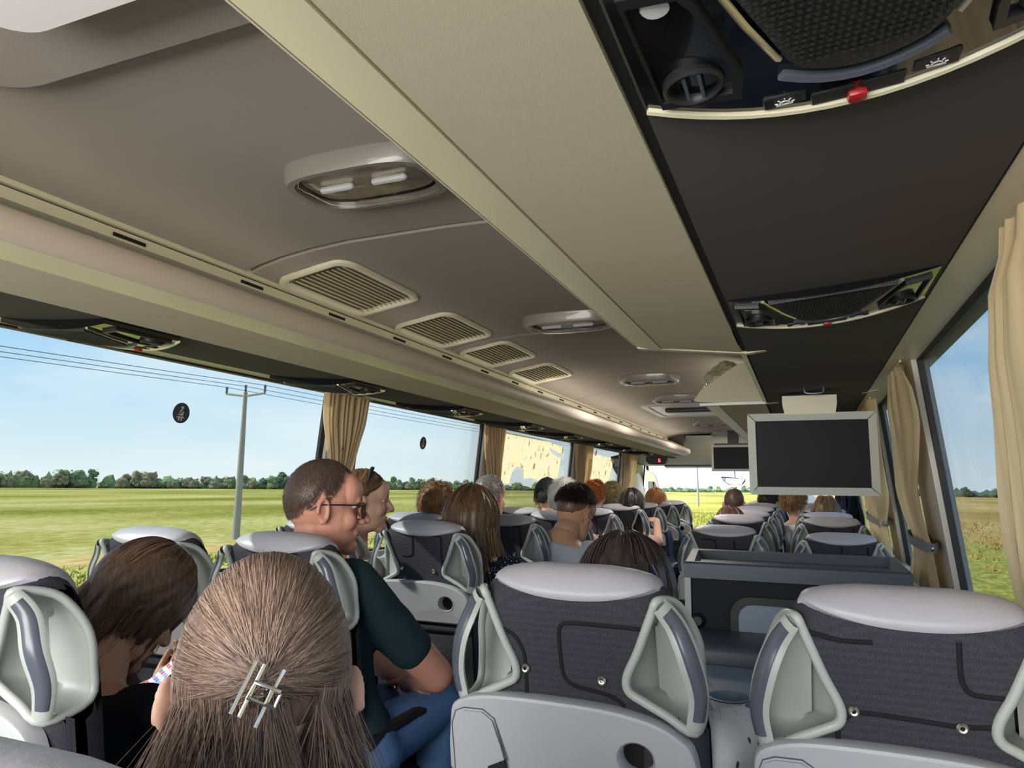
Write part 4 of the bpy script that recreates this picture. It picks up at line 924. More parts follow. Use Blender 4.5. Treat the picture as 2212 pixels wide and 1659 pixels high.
# ------------------------------------------------------------------ people
def remesh(mb, vox, smooth=2):
    me = bpy.data.meshes.new('tmp'); me.from_pydata([tuple(p) for p in mb.v], [], mb.f); me.validate()
    bm = bmesh.new(); bm.from_mesh(me); bmesh.ops.recalc_face_normals(bm, faces=bm.faces); bm.to_mesh(me); bm.free()
    o = bpy.data.objects.new('tmp', me); C.objects.link(o)
    r = o.modifiers.new('r', 'REMESH'); r.mode = 'VOXEL'; r.voxel_size = vox
    if smooth: s = o.modifiers.new('s', 'SMOOTH'); s.iterations = smooth; s.factor = .5
    dg = bpy.context.evaluated_depsgraph_get(); ev = o.evaluated_get(dg); m2 = ev.to_mesh()
    n = len(m2.vertices); co = np.empty(n*3, 'f'); m2.vertices.foreach_get('co', co); fs = [tuple(p.vertices) for p in m2.polygons]
    ev.to_mesh_clear(); bpy.data.objects.remove(o); bpy.data.meshes.remove(me)
    out = MB(); out.v = [tuple(p) for p in co.reshape(-1, 3)]; out.f = fs; return out
def skin_mat(name, c, red=0.25):
    m = mat(name, c, .5, noise=.05, nscale=25, bump=.08, bscale=500, spec=.35)
    b = m.node_tree.nodes['Principled BSDF']; b.inputs['Subsurface Weight'].default_value = .12; b.inputs['Subsurface Radius'].default_value = (.012, .005, .003); b.inputs['Subsurface Scale'].default_value = .5
    return m
SK = dict(fair=skin_mat('skin_fair', srgb(220, 176, 154)), ruddy=skin_mat('skin_ruddy', srgb(208, 150, 128)), tan=skin_mat('skin_tan', srgb(192, 148, 120)))
M['lip'] = mat('lips', srgb(176, 98, 88), .4); M['eyew'] = mat('eye_white', srgb(226, 222, 216), .2); M['iris'] = mat('iris', srgb(52, 38, 30), .2)
def hair_mat(name, dark, light, strand):
    m = bpy.data.materials.new(name); m.use_nodes = True; nt = m.node_tree; N = nt.nodes; L = nt.links; b = N['Principled BSDF']
    b.inputs['Roughness'].default_value = .42; b.inputs['Specular IOR Level'].default_value = .45
    r = N.new('ShaderNodeValToRGB'); r.color_ramp.elements[0].color = dark; r.color_ramp.elements[1].color = light; r.color_ramp.elements[0].position = .15; r.color_ramp.elements[1].position = 1.0
    if strand: h = N.new('ShaderNodeHairInfo'); L.new(h.outputs['Random'], r.inputs[0])
    else:
        tc = N.new('ShaderNodeTexCoord'); mp = N.new('ShaderNodeMapping'); mp.inputs['Scale'].default_value = (160, 160, 14); n = N.new('ShaderNodeTexNoise'); n.inputs['Scale'].default_value = 1
        L.new(tc.outputs['Object'], mp.inputs[0]); L.new(mp.outputs[0], n.inputs[0]); L.new(n.outputs['Fac'], r.inputs[0])
    L.new(r.outputs[0], b.inputs['Base Color']); return m
HM = {}
def hmat(key, dark, light): HM[key] = (hair_mat(key+'_hair_base', dark, tuple((a+b)/2 for a, b in zip(dark, light)), False), hair_mat(key+'_hair', dark, light, True))
hmat('brown', srgb(84, 66, 60), srgb(176, 148, 130)); hmat('fadeside', srgb(96, 72, 60), srgb(132, 102, 86)); hmat('espresso', srgb(32, 27, 28), srgb(98, 84, 78)); hmat('darkbrown', srgb(58, 43, 37), srgb(164, 130, 104)); hmat('golden', srgb(54, 38, 30), srgb(176, 138, 92))
hmat('black', srgb(24, 20, 20), srgb(60, 50, 46)); hmat('crop', srgb(66, 52, 46), srgb(120, 98, 84)); hmat('grey', srgb(84, 78, 74), srgb(190, 186, 180)); hmat('white', srgb(190, 188, 184), srgb(236, 234, 230))
hmat('red', srgb(140, 66, 28), srgb(214, 126, 64)); hmat('blond', srgb(140, 118, 78), srgb(226, 208, 166)); hmat('ginger', srgb(150, 92, 48), srgb(220, 166, 106)); hmat('reddish', srgb(76, 48, 36), srgb(134, 92, 68)); hmat('curlbrown', srgb(110, 78, 48), srgb(186, 144, 96))
def cloth(name, c, **k): return mat(name, c, .9, noise=k.pop('noise', .10), nscale=12, bump=.25, bscale=28, spec=.15, **k)
def spots(name, base, dot, sc, lo, hi):
    m = cloth(name, base); nt = m.node_tree; N = nt.nodes; L = nt.links; b = N['Principled BSDF']
    tc = N.new('ShaderNodeTexCoord'); v = N.new('ShaderNodeTexVoronoi'); v.inputs['Scale'].default_value = sc; L.new(tc.outputs['Object'], v.inputs[0])
    n = N.new('ShaderNodeTexNoise'); n.inputs['Scale'].default_value = sc*3; L.new(tc.outputs['Object'], n.inputs[0])
    a = N.new('ShaderNodeMath'); a.operation = 'MULTIPLY_ADD'; a.inputs[1].default_value = .35; L.new(n.outputs['Fac'], a.inputs[0]); L.new(v.outputs['Distance'], a.inputs[2])
    r = N.new('ShaderNodeValToRGB'); r.color_ramp.elements[0].position = lo; r.color_ramp.elements[0].color = dot; r.color_ramp.elements[1].position = hi; r.color_ramp.elements[1].color = base
    L.new(a.outputs[0], r.inputs[0]); L.new(r.outputs[0], b.inputs['Base Color']); return m
CL = dict(teal=cloth('dark_teal_cotton', srgb(38, 56, 62)), black=cloth('black_cotton', srgb(24, 25, 30)), grey=cloth('pale_grey_cotton', srgb(168, 176, 184)), white=cloth('white_cotton', srgb(226, 228, 232)),
          floral=spots('navy_floral_print', srgb(24, 28, 44), srgb(214, 216, 220), 95, .34, .40), print=spots('white_print_linen', srgb(222, 226, 232), srgb(70, 66, 70), 14, .22, .245),
          denim=mat('denim', srgb(92, 126, 172), .9, noise=.22, nscale=60, bump=.3, bscale=200, spec=.1), dark=cloth('dark_trousers', srgb(44, 46, 54)), greydress=cloth('grey_jersey', srgb(150, 146, 144)), pink=cloth('dusty_pink_cotton', srgb(190, 150, 146)), blue=cloth('blue_cotton', srgb(84, 104, 140)), cream=cloth('cream_cotton', srgb(206, 196, 176)))
def Rz(a): return Matrix.Rotation(a, 3, 'Z')
def head_rot(yaw, pitch, roll): return Rz(-math.radians(yaw)) @ Matrix.Rotation(-math.radians(pitch), 3, 'X') @ Matrix.Rotation(math.radians(roll), 3, 'Y')
SKC = Vector((0, -.012, .028)); SKR = Vector((.076, .098, .104))
def head_prims(mb, T, s, ears=True):
    def E(c, r, rot=None): mb.ell(T @ Vector(c), Vector(r)*s, rot=(HR @ rot if rot else HR), nu=20, nv=14)
    HR = T.to_3x3().normalized()
    E(SKC, SKR); E((0, .018, -.030), (.063, .074, .098)); E((0, .026, -.076), (.056, .066, .046)); E((0, .070, -.103), (.030, .028, .024))
    E((0, .060, .045), (.060, .042, .055)); E((.034, .062, -.030), (.024, .026, .028)); E((-.034, .062, -.030), (.024, .026, .028))
    P = lambda *c: T @ Vector(c)
    mb.cap(P(-.036, .084, .026), P(.036, .084, .026), .011*s, .011*s); mb.cap(P(0, .090, .020), P(0, .117, -.028), .0088*s, .0130*s)
    for q in (-1, 1): E((q*.014, .102, -.034), (.010, .012, .009))
    E((0, .085, -.066), (.026, .013, .018))
    if ears:
        for q in (-1, 1):
            tilt = Matrix.Rotation(q*.45, 3, 'Z'); c = Vector((q*.078, -.012, -.006)); ring = []
            for a in np.linspace(-.3, 4.6, 12):
                ring.append(T @ (c+tilt @ Vector((q*.010, -.016*math.cos(a)*-1*-1+.0-.004*math.sin(a)*0, .031*math.sin(a)))))
            mb.tube(ring, .0052*s, 7); E(c+Vector((q*.003, .0, -.002)), (.005, .016, .026), tilt); E(c+Vector((q*.004, .004, -.028)), (.006, .009, .010), tilt)
def seated_frame(P, N, lat, s):
    up = (N-P).normalized(); fwd = up.cross(lat).normalized()*-1
    if fwd.y < 0 and abs(fwd.y) > .2: fwd = -fwd
    return up, fwd
def torso_rings(P, N, lat, fwd, s, inf, male, n=28):
    A = N-P; w = 1.07 if male else 1.0
    T = [(-.16, .150, .10, 0), (-.06, .172, .118, 0), (.10, .160, .112, -.005), (.32, .138, .098, -.012), (.55, .152, .108, -.006), (.74, .166, .112, 0), (.86, .160, .095, -.006), (.93, .128, .072, -.010), (.985, .070, .056, -.008), (1.02, .05, .05, 0)]
    out = []
    for k, a, b, o in T:
        c = P+A*k+fwd*(o*s); ring = []
        for j in range(n):
            an = 2*PI*j/n; ca, sa = math.cos(an), math.sin(an)
            ring.append(c+lat*((a*w*s+inf)*math.copysign(abs(ca)**.85, ca))+fwd*((b*s+inf)*math.copysign(abs(sa)**.9, sa)))
        out.append(ring)
    return out
def closed_loft(mb, rings):
    n = len(rings[0]); k = len(mb.v); mb.grid(rings, closev=True); mb.f.append(tuple(range(k, k+n))); m = len(mb.v); mb.f.append(tuple(range(m-1, m-n-1, -1)))
def hand_prims(mb, w, d, nrm, side, s, curl=22):
    d = d.normalized(); nrm = (nrm-d*nrm.dot(d)).normalized(); lat = d.cross(nrm).normalized()*side
    Q = Matrix((lat, d, nrm)).transposed()
    mb.ell(w+d*.045*s, (.040*s, .050*s, .016*s), rot=Q, nu=14, nv=8)
    for k, (o, L) in enumerate(((-.030, .056), (-.010, .072), (.010, .077), (.030, .068))):
        p = w+d*(.080-.004*abs(k-2))*s+lat*o*s; dd = d.copy(); a = math.radians(curl)
        for j, f in enumerate((.45, .31, .24)):
            dd = (dd*math.cos(a)-nrm*math.sin(a)).normalized(); nn = nrm+dd*0; q = p+dd*L*f*s; mb.cap(p, q, (.0092-.0009*j)*s, (.0085-.0009*j)*s, 8); p = q
    p = w+d*.028*s+lat*.034*s; q = p+(lat*.65+d*.72-nrm*.2).normalized()*.036*s; mb.cap(p, q, .0115*s, .0095*s, 8); r = q+(d*.9+lat*.15-nrm*.35).normalized()*.030*s; mb.cap(q, r, .0095*s, .0078*s, 8)
def scalp_pt(phi, th, r=1.0):       # phi = 0 at the back, th from the crown
    return Vector((SKC.x+SKR.x*r*math.sin(th)*math.sin(phi), SKC.y-SKR.y*r*math.sin(th)*math.cos(phi), SKC.z+SKR.z*r*math.cos(th)))
def hairline(phi, style):
    a = abs((phi+PI) % (2*PI)-PI)/PI    # 0 back .. 1 front
    if style in ('crop',): return math.radians(lerp(a, (0, .25, .42, .50, .56, .64, .74, .82, 1), (122, 118, 100, 78, 92, 74, 48, 36, 50)))
    if style == 'fade': return math.radians(lerp(a, (0, .25, .42, .50, .56, .66, .78, 1), (84, 82, 78, 70, 72, 66, 54, 56)))
    if style == 'fadelow': return math.radians(lerp(a, (0, .25, .42, .50, .56, .64, .8, 1), (118, 114, 98, 80, 92, 70, 58, 56)))
    return math.radians(lerp(a, (0, .25, .42, .50, .58, .66, .8, 1), (124, 118, 104, 92, 98, 74, 56, 50)))
def hair_cap(mb, T, s, style, off):
    nu, nv = 48, 20; rows = []
    for j in range(nu):
        phi = 2*PI*j/nu; hl = hairline(phi, style)
        rows.append([T @ scalp_pt(phi, .02+(hl-.02)*i/nv, 1+off*(1-max(0, (i/nv-.72)/.28)**2*1.7)) for i in range(nv+1)])
    mb.grid(rows, closeu=True)
def npv(v): return np.array(v)
def strands(style, n, T, s, rng, opt):
    """hair strands as arrays of world points"""
    out = []; Ti = T
    G = opt.get('gather'); Lh = opt.get('length', .3); lay = opt.get('layer', (.05, .14)); wave = opt.get('wave', .004)
    side = opt.get('spread', .02); back = Vector(opt.get('fall', (0, 0, -1))).normalized()
    for i in range(n):
        phi = rng.uniform(-PI, PI); hl = hairline(phi, 'crop' if style == 'crop' else style); k = math.sqrt(rng.uniform(0, 1)); r0 = 1.0+rng.uniform(*lay)
        pts = []
        if style in ('crop', 'fade', 'fadelow', 'shortmess', 'curly'):
            th = hl*k*opt.get('ext', .985); p = scalp_pt(phi, th, 1.0+opt.get('base', .01)); nrm = (p-SKC).normalized(); tan = (scalp_pt(phi, th+.05)-scalp_pt(phi, th)).normalized()
            L = opt.get('length', .02)*rng.uniform(.6, 1.2); dirn = (nrm*opt.get('lift', .5)+tan*opt.get('flow', .8)+Vector((rng.gauss(0, .25), rng.gauss(0, .25), rng.gauss(0, .25)))*opt.get('mess', 1)).normalized()
            m = 4 if style != 'curly' else 14; ax = dirn.orthogonal().normalized(); bx = dirn.cross(ax); f0 = rng.uniform(0, 6)
            for j in range(m):
                u = j/(m-1); q = p+dirn*L*u-nrm*(L*.35*u*u)
                if style == 'curly': a = f0+u*opt.get('turns', 9); q = q+(ax*math.cos(a)+bx*math.sin(a))*.009*min(1, u*3)
                pts.append(Ti @ q)
        elif style == 'clip' and abs(phi) > 0 and k < opt.get('top', .80):
            th = hl*k*1.12 if abs(phi) > 1.2 else hl*k; a = scalp_pt(phi, th)-SKC; cdir = scalp_pt(opt.get('cphi', 0)+rng.gauss(0, .05), math.radians(opt.get('cth', 103))+rng.gauss(0, .04))-SKC
            an = Vector((a.x/SKR.x, a.y/SKR.y, a.z/SKR.z)).normalized(); cn = Vector((cdir.x/SKR.x, cdir.y/SKR.y, cdir.z/SKR.z)).normalized(); om = max(.02, an.angle(cn)); m = 9
            if an.y > .2: pass
            for j in range(m):
                u = j/(m-1); q = (an*math.sin((1-u)*om)+cn*math.sin(u*om))/math.sin(om)
                # sweep sideways hair over the skull, never over the face
                rr = r0*(1+.03*math.sin(PI*u)); pts.append(Ti @ (SKC+Vector((q.x*SKR.x, q.y*SKR.y, q.z*SKR.z))*rr))
            p = pts[-1]; d = (pts[-1]-pts[-2]).normalized(); L = Lh*rng.uniform(.75, 1.1); sp = Vector((rng.gauss(0, side), rng.gauss(0, side*.5), 0)); f0 = rng.uniform(0, 6)
            for j in range(1, 8):
                u = j/7; d2 = (d*(1-u)**2*.5+back).normalized(); p = p+d2*(L/7)+sp*(.28*u); pts.append(p+Vector((math.sin(f0+u*5), math.cos(f0+u*4), 0))*wave*u)
        else:
            if style == 'clip': th = hl*rng.uniform(.72, 1.0); phi = rng.choice((rng.uniform(-1.75, .10), rng.uniform(.62, 1.75))); hl = hairline(phi, style); th = min(th, hl)
            else: th = hl*(k**1.25)*.96
            sg = 1 if phi > 0 else -1; pe = phi
            lim = opt.get('lim', 1.85)
            if abs(phi) > lim: pe = sg*(lim+(abs(phi)-lim)*opt.get('face', .12))
            the = math.radians(rng.uniform(96, 112)) if style != 'bob' else math.radians(rng.uniform(100, 125)); the = max(the, th+.05); m = 8
            if opt.get('sweep'): the += .30*max(0, math.sin(phi)); pe = phi*(1-opt['sweep']*max(0, math.sin(phi)))
            for j in range(m):
                u = j/(m-1); pts.append(Ti @ scalp_pt(phi+(pe-phi)*min(1, u*1.2), th+(the-th)*u, r0*(1+.02*math.sin(PI*u))))
            p = pts[-1]; d = (pts[-1]-pts[-2]).normalized(); L = Lh*rng.uniform(.8, 1.08); f0 = rng.uniform(0, 6)
            if style == 'bob':
                cen = Ti @ Vector((0, -.01, -.09))
                for j in range(1, 6): u = j/5; inw = (cen-p); inw.z = 0; d2 = (d*(1-u)+Vector((0, 0, -1))+inw*3*u).normalized(); p = p+d2*(L/5); pts.append(p)
            elif G is not None:
                g = Vector(G)+Vector((rng.gauss(0, side), rng.gauss(0, side), rng.gauss(0, side))); a0 = p.copy(); c0 = p+d*.06*s
                for j in range(1, 7): u = j/6; pts.append(a0*(1-u)**2+c0*2*u*(1-u)+g*u*u)
                p = pts[-1]
                for j in range(1, 5): u = j/4; p = p+(back+Vector((rng.gauss(0, .12), rng.gauss(0, .12), 0))).normalized()*(L/4); pts.append(p+Vector((math.sin(f0+u*6), math.cos(f0+u*6), 0))*wave)
            else:
                sp = Vector((rng.gauss(0, side), rng.gauss(0, side), 0))
                for j in range(1, 8):
                    u = j/7; d2 = (d*(1-u)*.6+back).normalized(); p = p+d2*(L/7)+sp*.25; pts.append(p+Vector((math.sin(f0+u*7), math.cos(f0*1.3+u*7), 0))*wave*u)
        out.append(pts)
    return out
def curves_obj(name, S, rad, m, parent, iv):
    sizes = [len(p) for p in S]; hc = bpy.data.hair_curves.new(name); hc.add_curves(sizes)
    co = np.array([c for p in S for c in p], 'f')-np.array(iv, 'f'); hc.points.foreach_set('position', co.ravel())
    ra = hc.attributes.get('radius') or hc.attributes.new('radius', 'FLOAT', 'POINT'); rr = np.concatenate([np.linspace(rad, rad*.45, k) for k in sizes]).astype('f'); ra.data.foreach_set('value', rr)
    hc.materials.append(m); o = bpy.data.objects.new(name, hc); C.objects.link(o); o.parent = parent; o['kind'] = 'stuff'; return o
def person(label, H, yaw=0, pitch=0, roll=0, s=.93, pelvis=None, skin='fair', shirt='grey', legs='dark', hair=('long', 'brown', {}), n=1500, rad=.0012, near=False, male=False, sleeve=.55, body_yaw=0, arms=None, seed=1, group='passengers', neck_in=None, hands=None, face=True):
    if H[0] < -.9:                      # left block of seats
        K = 1.10; sc3 = lambda v: (v[0]*K, v[1]*K, EYE+(v[2]-EYE)*K)
        H = sc3(H); s *= K; pelvis = (pelvis[0]*K, pelvis[1]*K, pelvis[2]); neck_in = sc3(neck_in) if neck_in else None
        arms = {q: (sc3(a[0]), sc3(a[1])) for q, a in arms.items()} if arms else None
        if 'gather' in hair[2]: hair[2]['gather'] = sc3(hair[2]['gather'])
    H = Vector(H); T = Matrix.Translation(H) @ head_rot(yaw, pitch, roll).to_4x4() @ Matrix.Scale(s, 4)
    P = Vector(pelvis); lat = Rz(-math.radians(body_yaw)) @ Vector((1, 0, 0)); rng = random.Random(seed)
    Nb = Vector(neck_in) if neck_in else H+(head_rot(yaw*.4, pitch*.5, 0) @ Vector((0, -.040, -.17)))*s
    up = (Nb-P).normalized(); fwd = up.cross(lat).normalized()
    if fwd.dot(Rz(-math.radians(body_yaw)) @ Vector((0, 1, 0))) < 0: fwd = -fwd
    lat = fwd.cross(up).normalized(); 
    if lat.x*math.cos(math.radians(body_yaw)) < 0: lat = -lat
    t = thing('person', label, 'person', (P.x, P.y, P.z-.08), group); iv = Vector(t.location)
    loc = lambda mb: (setattr(mb, 'v', [(p[0]-iv.x, p[1]-iv.y, p[2]-iv.z) for p in mb.v]), mb)[1]
    hb = MB(); head_prims(hb, T, s, hair[2].get('ears', True)); nk = T @ Vector((0, -.020, -.045)); rn = (.054 if male else .046)*s
    hb.cap(nk, Nb+(nk-Nb)*.25, rn, rn*1.04, 14)
    bb = MB(); closed_loft(bb, torso_rings(P, Nb, lat, fwd, s, 0, male)); bb.cap(nk, Nb-up*.03, rn, rn*1.25, 14)
    sw = (.178 if male else .158)*s; sh = {q: Nb+lat*q*sw-up*.062*s for q in (-1, 1)}; A = {}
    for q in (-1, 1):
        el = Vector(arms[q][0]) if arms and q in arms else sh[q]+lat*q*.05-up*.25*s+fwd*.10
        wr = Vector(arms[q][1]) if arms and q in arms else P+fwd*.30+lat*q*.07+Vector((0, 0, .13))
        A[q] = (el, wr); f = 1.18 if male else 1.0
        bb.cap(sh[q], el, .050*s*f, .041*s*f, 14); bb.cap(el, wr, .040*s*f, .026*s*f, 12)
        hp = [P+lat*q*.085*s, P+lat*q*.13*s+Vector((0, .40, .015)), P+lat*q*.13*s+Vector((0, .36, -.40))]
        bb.cap(hp[0], hp[1], .082*s, .058*s, 14); bb.cap(hp[1], hp[2], .056*s, .036*s, 12); bb.cap(hp[2]+Vector((0, -.03, -.03)), hp[2]+Vector((0, .16, -.045)), .036*s, .03*s)
        A[q] += (hp,)
    hm = MB()
    for q in (-1, 1):
        el, wr, hp = A[q]; d, nn = (hands[q] if hands and q in hands else ((wr-el).normalized()*.5+fwd*.6-lat*q*.5, Vector((0, 0, 1))))
        hand_prims(hm, wr, Vector(d), Vector(nn), -q, s, 18 if not hands else 30); hm.cap(el*.3+wr*.7, wr, .030*s*.97, .0262*s, 12)
    full = remesh(bb, .008 if near else .013, 3); hd = remesh(hb, .0038 if near else .0065, 2); hn = remesh(hm, .0042 if near else .006, 1)
    full.add(hd.v, hd.f).add(hn.v, hn.f)
    obj('body', loc(full), SK[skin], t, ang=180)
    # clothes: shells that follow the body
    sb = MB(); R = torso_rings(P, Nb, lat, fwd, s, .011, male)[:-2]; closed_loft(sb, R)
    for q in (-1, 1):
        el, wr, hp = A[q]; f = 1.18 if male else 1.0; sb.cap(sh[q]*.8+Nb*.2-up*.012, sh[q], .052*s*f+.005, .052*s*f+.007, 14)
        if sleeve <= 1: e = sh[q]+(el-sh[q])*sleeve; sb.cap(sh[q], e, .050*s*f+.009, .043*s*f+.012, 16)
        else: sb.cap(sh[q], el, .052*s*f+.011, .043*s*f+.016, 16); sb.cap(el, el+(wr-el)*(sleeve-1), .043*s*f+.016, .032*s*f+.016, 14)
    sm = remesh(sb, .008 if near else .013, 3)
    if near:                                                # folds
        q = []
        for p in sm.v:
            v = Vector(p); k = mnoise.noise(Vector((v.x*9, v.y*9, v.z*15)))*.006+mnoise.noise(v*26)*.0018; c = P+up*(v-P).dot(up); dd = (v-c); q.append(tuple(v+dd.normalized()*k))
        sm.v = q
    obj('shirt', loc(sm), CL[shirt], t, ang=180)
    tb = MB()
    closed_loft(tb, [[c+(p-c)*1.0 for p in r] for r, c in ((r, sum(r, Vector())/len(r)) for r in torso_rings(P, Nb, lat, fwd, s, .013, male)[:3])])
    for q in (-1, 1):
        hp = A[q][2]; tb.cap(hp[0], hp[1], .090*s, .067*s, 14); tb.cap(hp[1], hp[2]+(hp[1]-hp[2])*.1, .066*s, .050*s, 14)
    obj('trousers', loc(remesh(tb, .010 if near else .015, 3)), CL[legs], t, ang=180)
    # face
    if face:
        HRm = head_rot(yaw, pitch, roll)
        for q in (-1, 1):
            obj('eye', loc(MB().ell(T @ Vector((q*.031, .0765, .008)), Vector((.0115, .010, .0055))*s, rot=HRm)), M['eyew'], t)
            obj('iris', loc(MB().ell(T @ Vector((q*.031, .0848, .008)), Vector((.0050, .0030, .0050))*s, rot=HRm)), M['iris'], t)
            obj('eyebrow', loc(MB().tube([T @ Vector((q*a, b, c)) for a, b, c in ((.016, .0955, .024), (.030, .094, .030), (.045, .084, .026))], [.003*s, .004*s, .002*s], 6, flat=1)), HM[hair[1]][0], t)
        obj('lips', loc(MB().ell(T @ Vector((0, .0955, -.0625)), Vector((.021, .005, .0042))*s, rot=HRm).ell(T @ Vector((0, .0945, -.0705)), Vector((.018, .005, .0048))*s, rot=HRm)), M['lip'], t)
    # hair
    st, hk, opt = hair
    if st:
        base = MB(); hm_, hs_ = HM[hk]; caps = {'crop': .032, 'fadelow': .032, 'fade': .06, 'shortmess': .07, 'curly': .12}.get(st, .07)
        if opt.get('under'): u_ = MB(); hair_cap(u_, T, s, 'fadelow', .035); obj('cropped_sides', loc(u_), HM[opt['under']][0], t, ang=180)
        g = None
        if st in ('long', 'clip', 'bob'):
            tmp = MB(); hair_cap(tmp, T, s, st, .03)
            go = dict(opt); go['layer'] = opt.get('glayer', opt.get('layer', (.05, .14)))
            for pth in strands(st, opt.get('guides', 90), T, s, random.Random(seed+7), go):
                gi = opt.get('gr', .010); tmp.tube(spline(pth, 2), [gi*(.5+.5*min(1, k/5))*(1-.55*max(0, k/len(pth)-.9)) for k in range(2*len(pth)-1)], 6)
            # closed inner cap so the volume is solid
            tmp.ell(T @ (SKC+Vector((0, -.012, .006))), (SKR*1.03)*s, rot=head_rot(yaw, pitch, roll)) if not face or st == 'clip' and False else None
            gmesh = remesh(tmp, .005 if near else .007, 3); g = obj('hair', loc(gmesh), hm_, t, ang=180)
            g2 = MB(); hair_cap(g2, T, s, st, .055); obj('hair_roots', loc(g2), hm_, g, ang=180)
        else:
            hair_cap(base, T, s, st, caps)
            if st in ('fade', 'shortmess', 'curly'):
                v = []
                for p in base.v: q = Vector(p); d = (q-T @ SKC).normalized(); v.append(tuple(q+d*(mnoise.noise(q*60)*.006+mnoise.noise(q*25)*.006)*opt.get('lump', 1)))
                base.v = v
            g = obj('hair', loc(base), hm_, t, ang=180)
        curves_obj('hair_strands', strands(st, n, T, s, rng, opt), rad, hs_, g, iv)
    return t, T, loc, iv
PG = 'passengers seen from behind'
# 1 the girl with the silver hair clip
t, T, loc, iv = person('girl with long brown hair held by a silver clip, nearest the camera', (-.449, .525, 1.112), yaw=-40, pitch=10, s=.88, pelvis=(-.40, .43, .56), skin='fair', shirt='cream', legs='denim', near=True, sleeve=.3, body_yaw=-20,
   hair=('clip', 'brown', dict(length=.26, layer=(.035, .085), spread=.030, wave=.003, guides=150, gr=.0055, glayer=(.0, .03), cth=91, top=.84)), n=22000, rad=.00033, arms={-1: ((-.62, .55, .78), (-.54, .56, .98))}, hands={-1: ((-.0, .1, 1), (-.6, -.6, 0))}, seed=2, group=PG)
def clip_frame(path, r): return MB().tube(path, r, 6, closed=True)
cc = T @ (SKC+(scalp_pt(0, math.radians(95), 1.15)-SKC)); hr = head_rot(-40, 10, 0); ez = (hr @ Vector((0, 0, 1))).normalized(); ex = (hr @ Vector((1, 0, 0))).normalized(); ey = -(hr @ Vector((0, 1, 0))).normalized()
rot = Matrix.Rotation(math.radians(-24), 3, ey); a1 = rot @ ez; b1 = rot @ ex
def cp(u, v, w): return tuple(cc+b1*u*.66+a1*v*.66+ey*w*.66-iv)
M['clipm'] = mat('silver_clip', srgb(226, 226, 228), .18, metal=.9)
cl = obj('hair_clip', clip_frame([cp(-.021, .028, .010), cp(-.011, .028, .012), cp(-.011, -.030, .012), cp(-.021, -.030, .010)], .0017), M['clipm'], t)
obj('clip_bar', MB().tube([cp(.012, .030, .008), cp(.010, .004, .010), cp(.010, -.034, .006)], .0016, 6), M['clipm'], cl)
obj('clip_link', clip_frame([cp(-.013, .008, .016), cp(.018, .008, .015), cp(.018, -.009, .015), cp(-.013, -.009, .016)], .0016), M['clipm'], cl)
obj('clip_link', clip_frame([cp(.008, .006, .018), cp(.019, .006, .017), cp(.019, -.008, .017), cp(.008, -.008, .018)], .0014), M['clipm'], cl)
obj('clip_spring', MB().tube([cp(-.001+.0035*math.cos(a), .006-.0011*a/ .9, .014+.0035*math.sin(a)) for a in np.linspace(0, 11, 40)], .0007, 5), M['steel'], cl)
# 2 the girl looking at her phone
t2, T2, loc2, iv2 = person('girl in black shirt with long dark hair, bent over a phone', (-1.292, 1.115, 1.050), yaw=6, pitch=38, roll=4, s=.93, pelvis=(-1.25, .98, .55), skin='tan', shirt='black', legs='dark', near=True, sleeve=.6,
   hair=('long', 'darkbrown', dict(length=.21, layer=(.05, .15), spread=.010, fall=(-.85, -.30, -1), lim=1.62, face=.10, sweep=.5, ears=False, wave=.01, guides=110, gr=.009)), n=7000, rad=.0006, arms={1: ((-1.14, 1.22, .76), (-1.40, 1.395, .80)), -1: ((-1.50, 1.15, .75), (-1.535, 1.375, .79))}, hands={1: ((-.75, .1, .35), (0, -.6, .8)), -1: ((.5, .3, .5), (0, .5, -.8))}, seed=5, group=PG)
ph = thing('phone', 'phone with a lit colourful screen, held by the girl in black', 'phone', (-1.622, 1.507, .789)); ph.rotation_euler = (math.radians(38), math.radians(4), math.radians(-28))
obj('phone_body', MB().box(-.037, .037, -.075, .075, -.004, .004, .003), M['gloss'], ph)
M['scr'] = mat('phone_screen', srgb(196, 188, 210), .2, emit=(srgb(196, 188, 214), .35)); obj('screen', MB().box(-.034, .034, -.071, .071, .0041, .0046), M['scr'], ph)
cols = [mat('icon_%d' % k, c, .4, emit=(c, .3)) for k, c in enumerate((srgb(214, 60, 70), srgb(70, 160, 210), srgb(84, 100, 200), srgb(236, 150, 120), srgb(150, 110, 190), srgb(120, 120, 170)))]
rr = random.Random(4)
for r_ in range(6):
    for c_ in range(4):
        x, y = -.025+c_*.0165, .058-r_*.021; w = .006 if r_ else .005
        obj('app_icon', MB().prism(rrect(x-w, x+w, y-w*.85, y+w*.85, .002, 2), lambda a, b, d: (a, b, d), .0047, .0052), cols[rr.randrange(6)], ph, smooth=False)
# 3 the man with sunglasses
t3, T3, loc3, iv3 = person('man with cropped hair and sunglasses, in a dark teal shirt, in right profile', (-1.200, 1.60, 1.238), yaw=50, pitch=2, s=.97, pelvis=(-1.14, 1.62, .56), skin='ruddy', shirt='teal', legs='denim', near=True, male=True, sleeve=.66, body_yaw=14, neck_in=(-1.24, 1.585, 1.080),
   hair=('crop', 'crop', dict(length=.010, base=.008, lift=.55, flow=.8, ext=1.02)), n=14000, rad=.00036, arms={1: ((-.955, 1.80, .79), (-1.16, 2.0, .70)), -1: ((-1.36, 1.95, .80), (-1.22, 2.06, .70))}, seed=9, group=PG)
hr3 = head_rot(50, 2, 0); P3 = lambda *c: tuple(T3 @ Vector(c)-iv3)
sg = obj('sunglasses', MB().tube([P3(-.062, .090, .012), P3(-.03, .108, .018), P3(0, .112, .014), P3(.03, .108, .018), P3(.062, .090, .012)], .0026, 6), M['black'], t3)
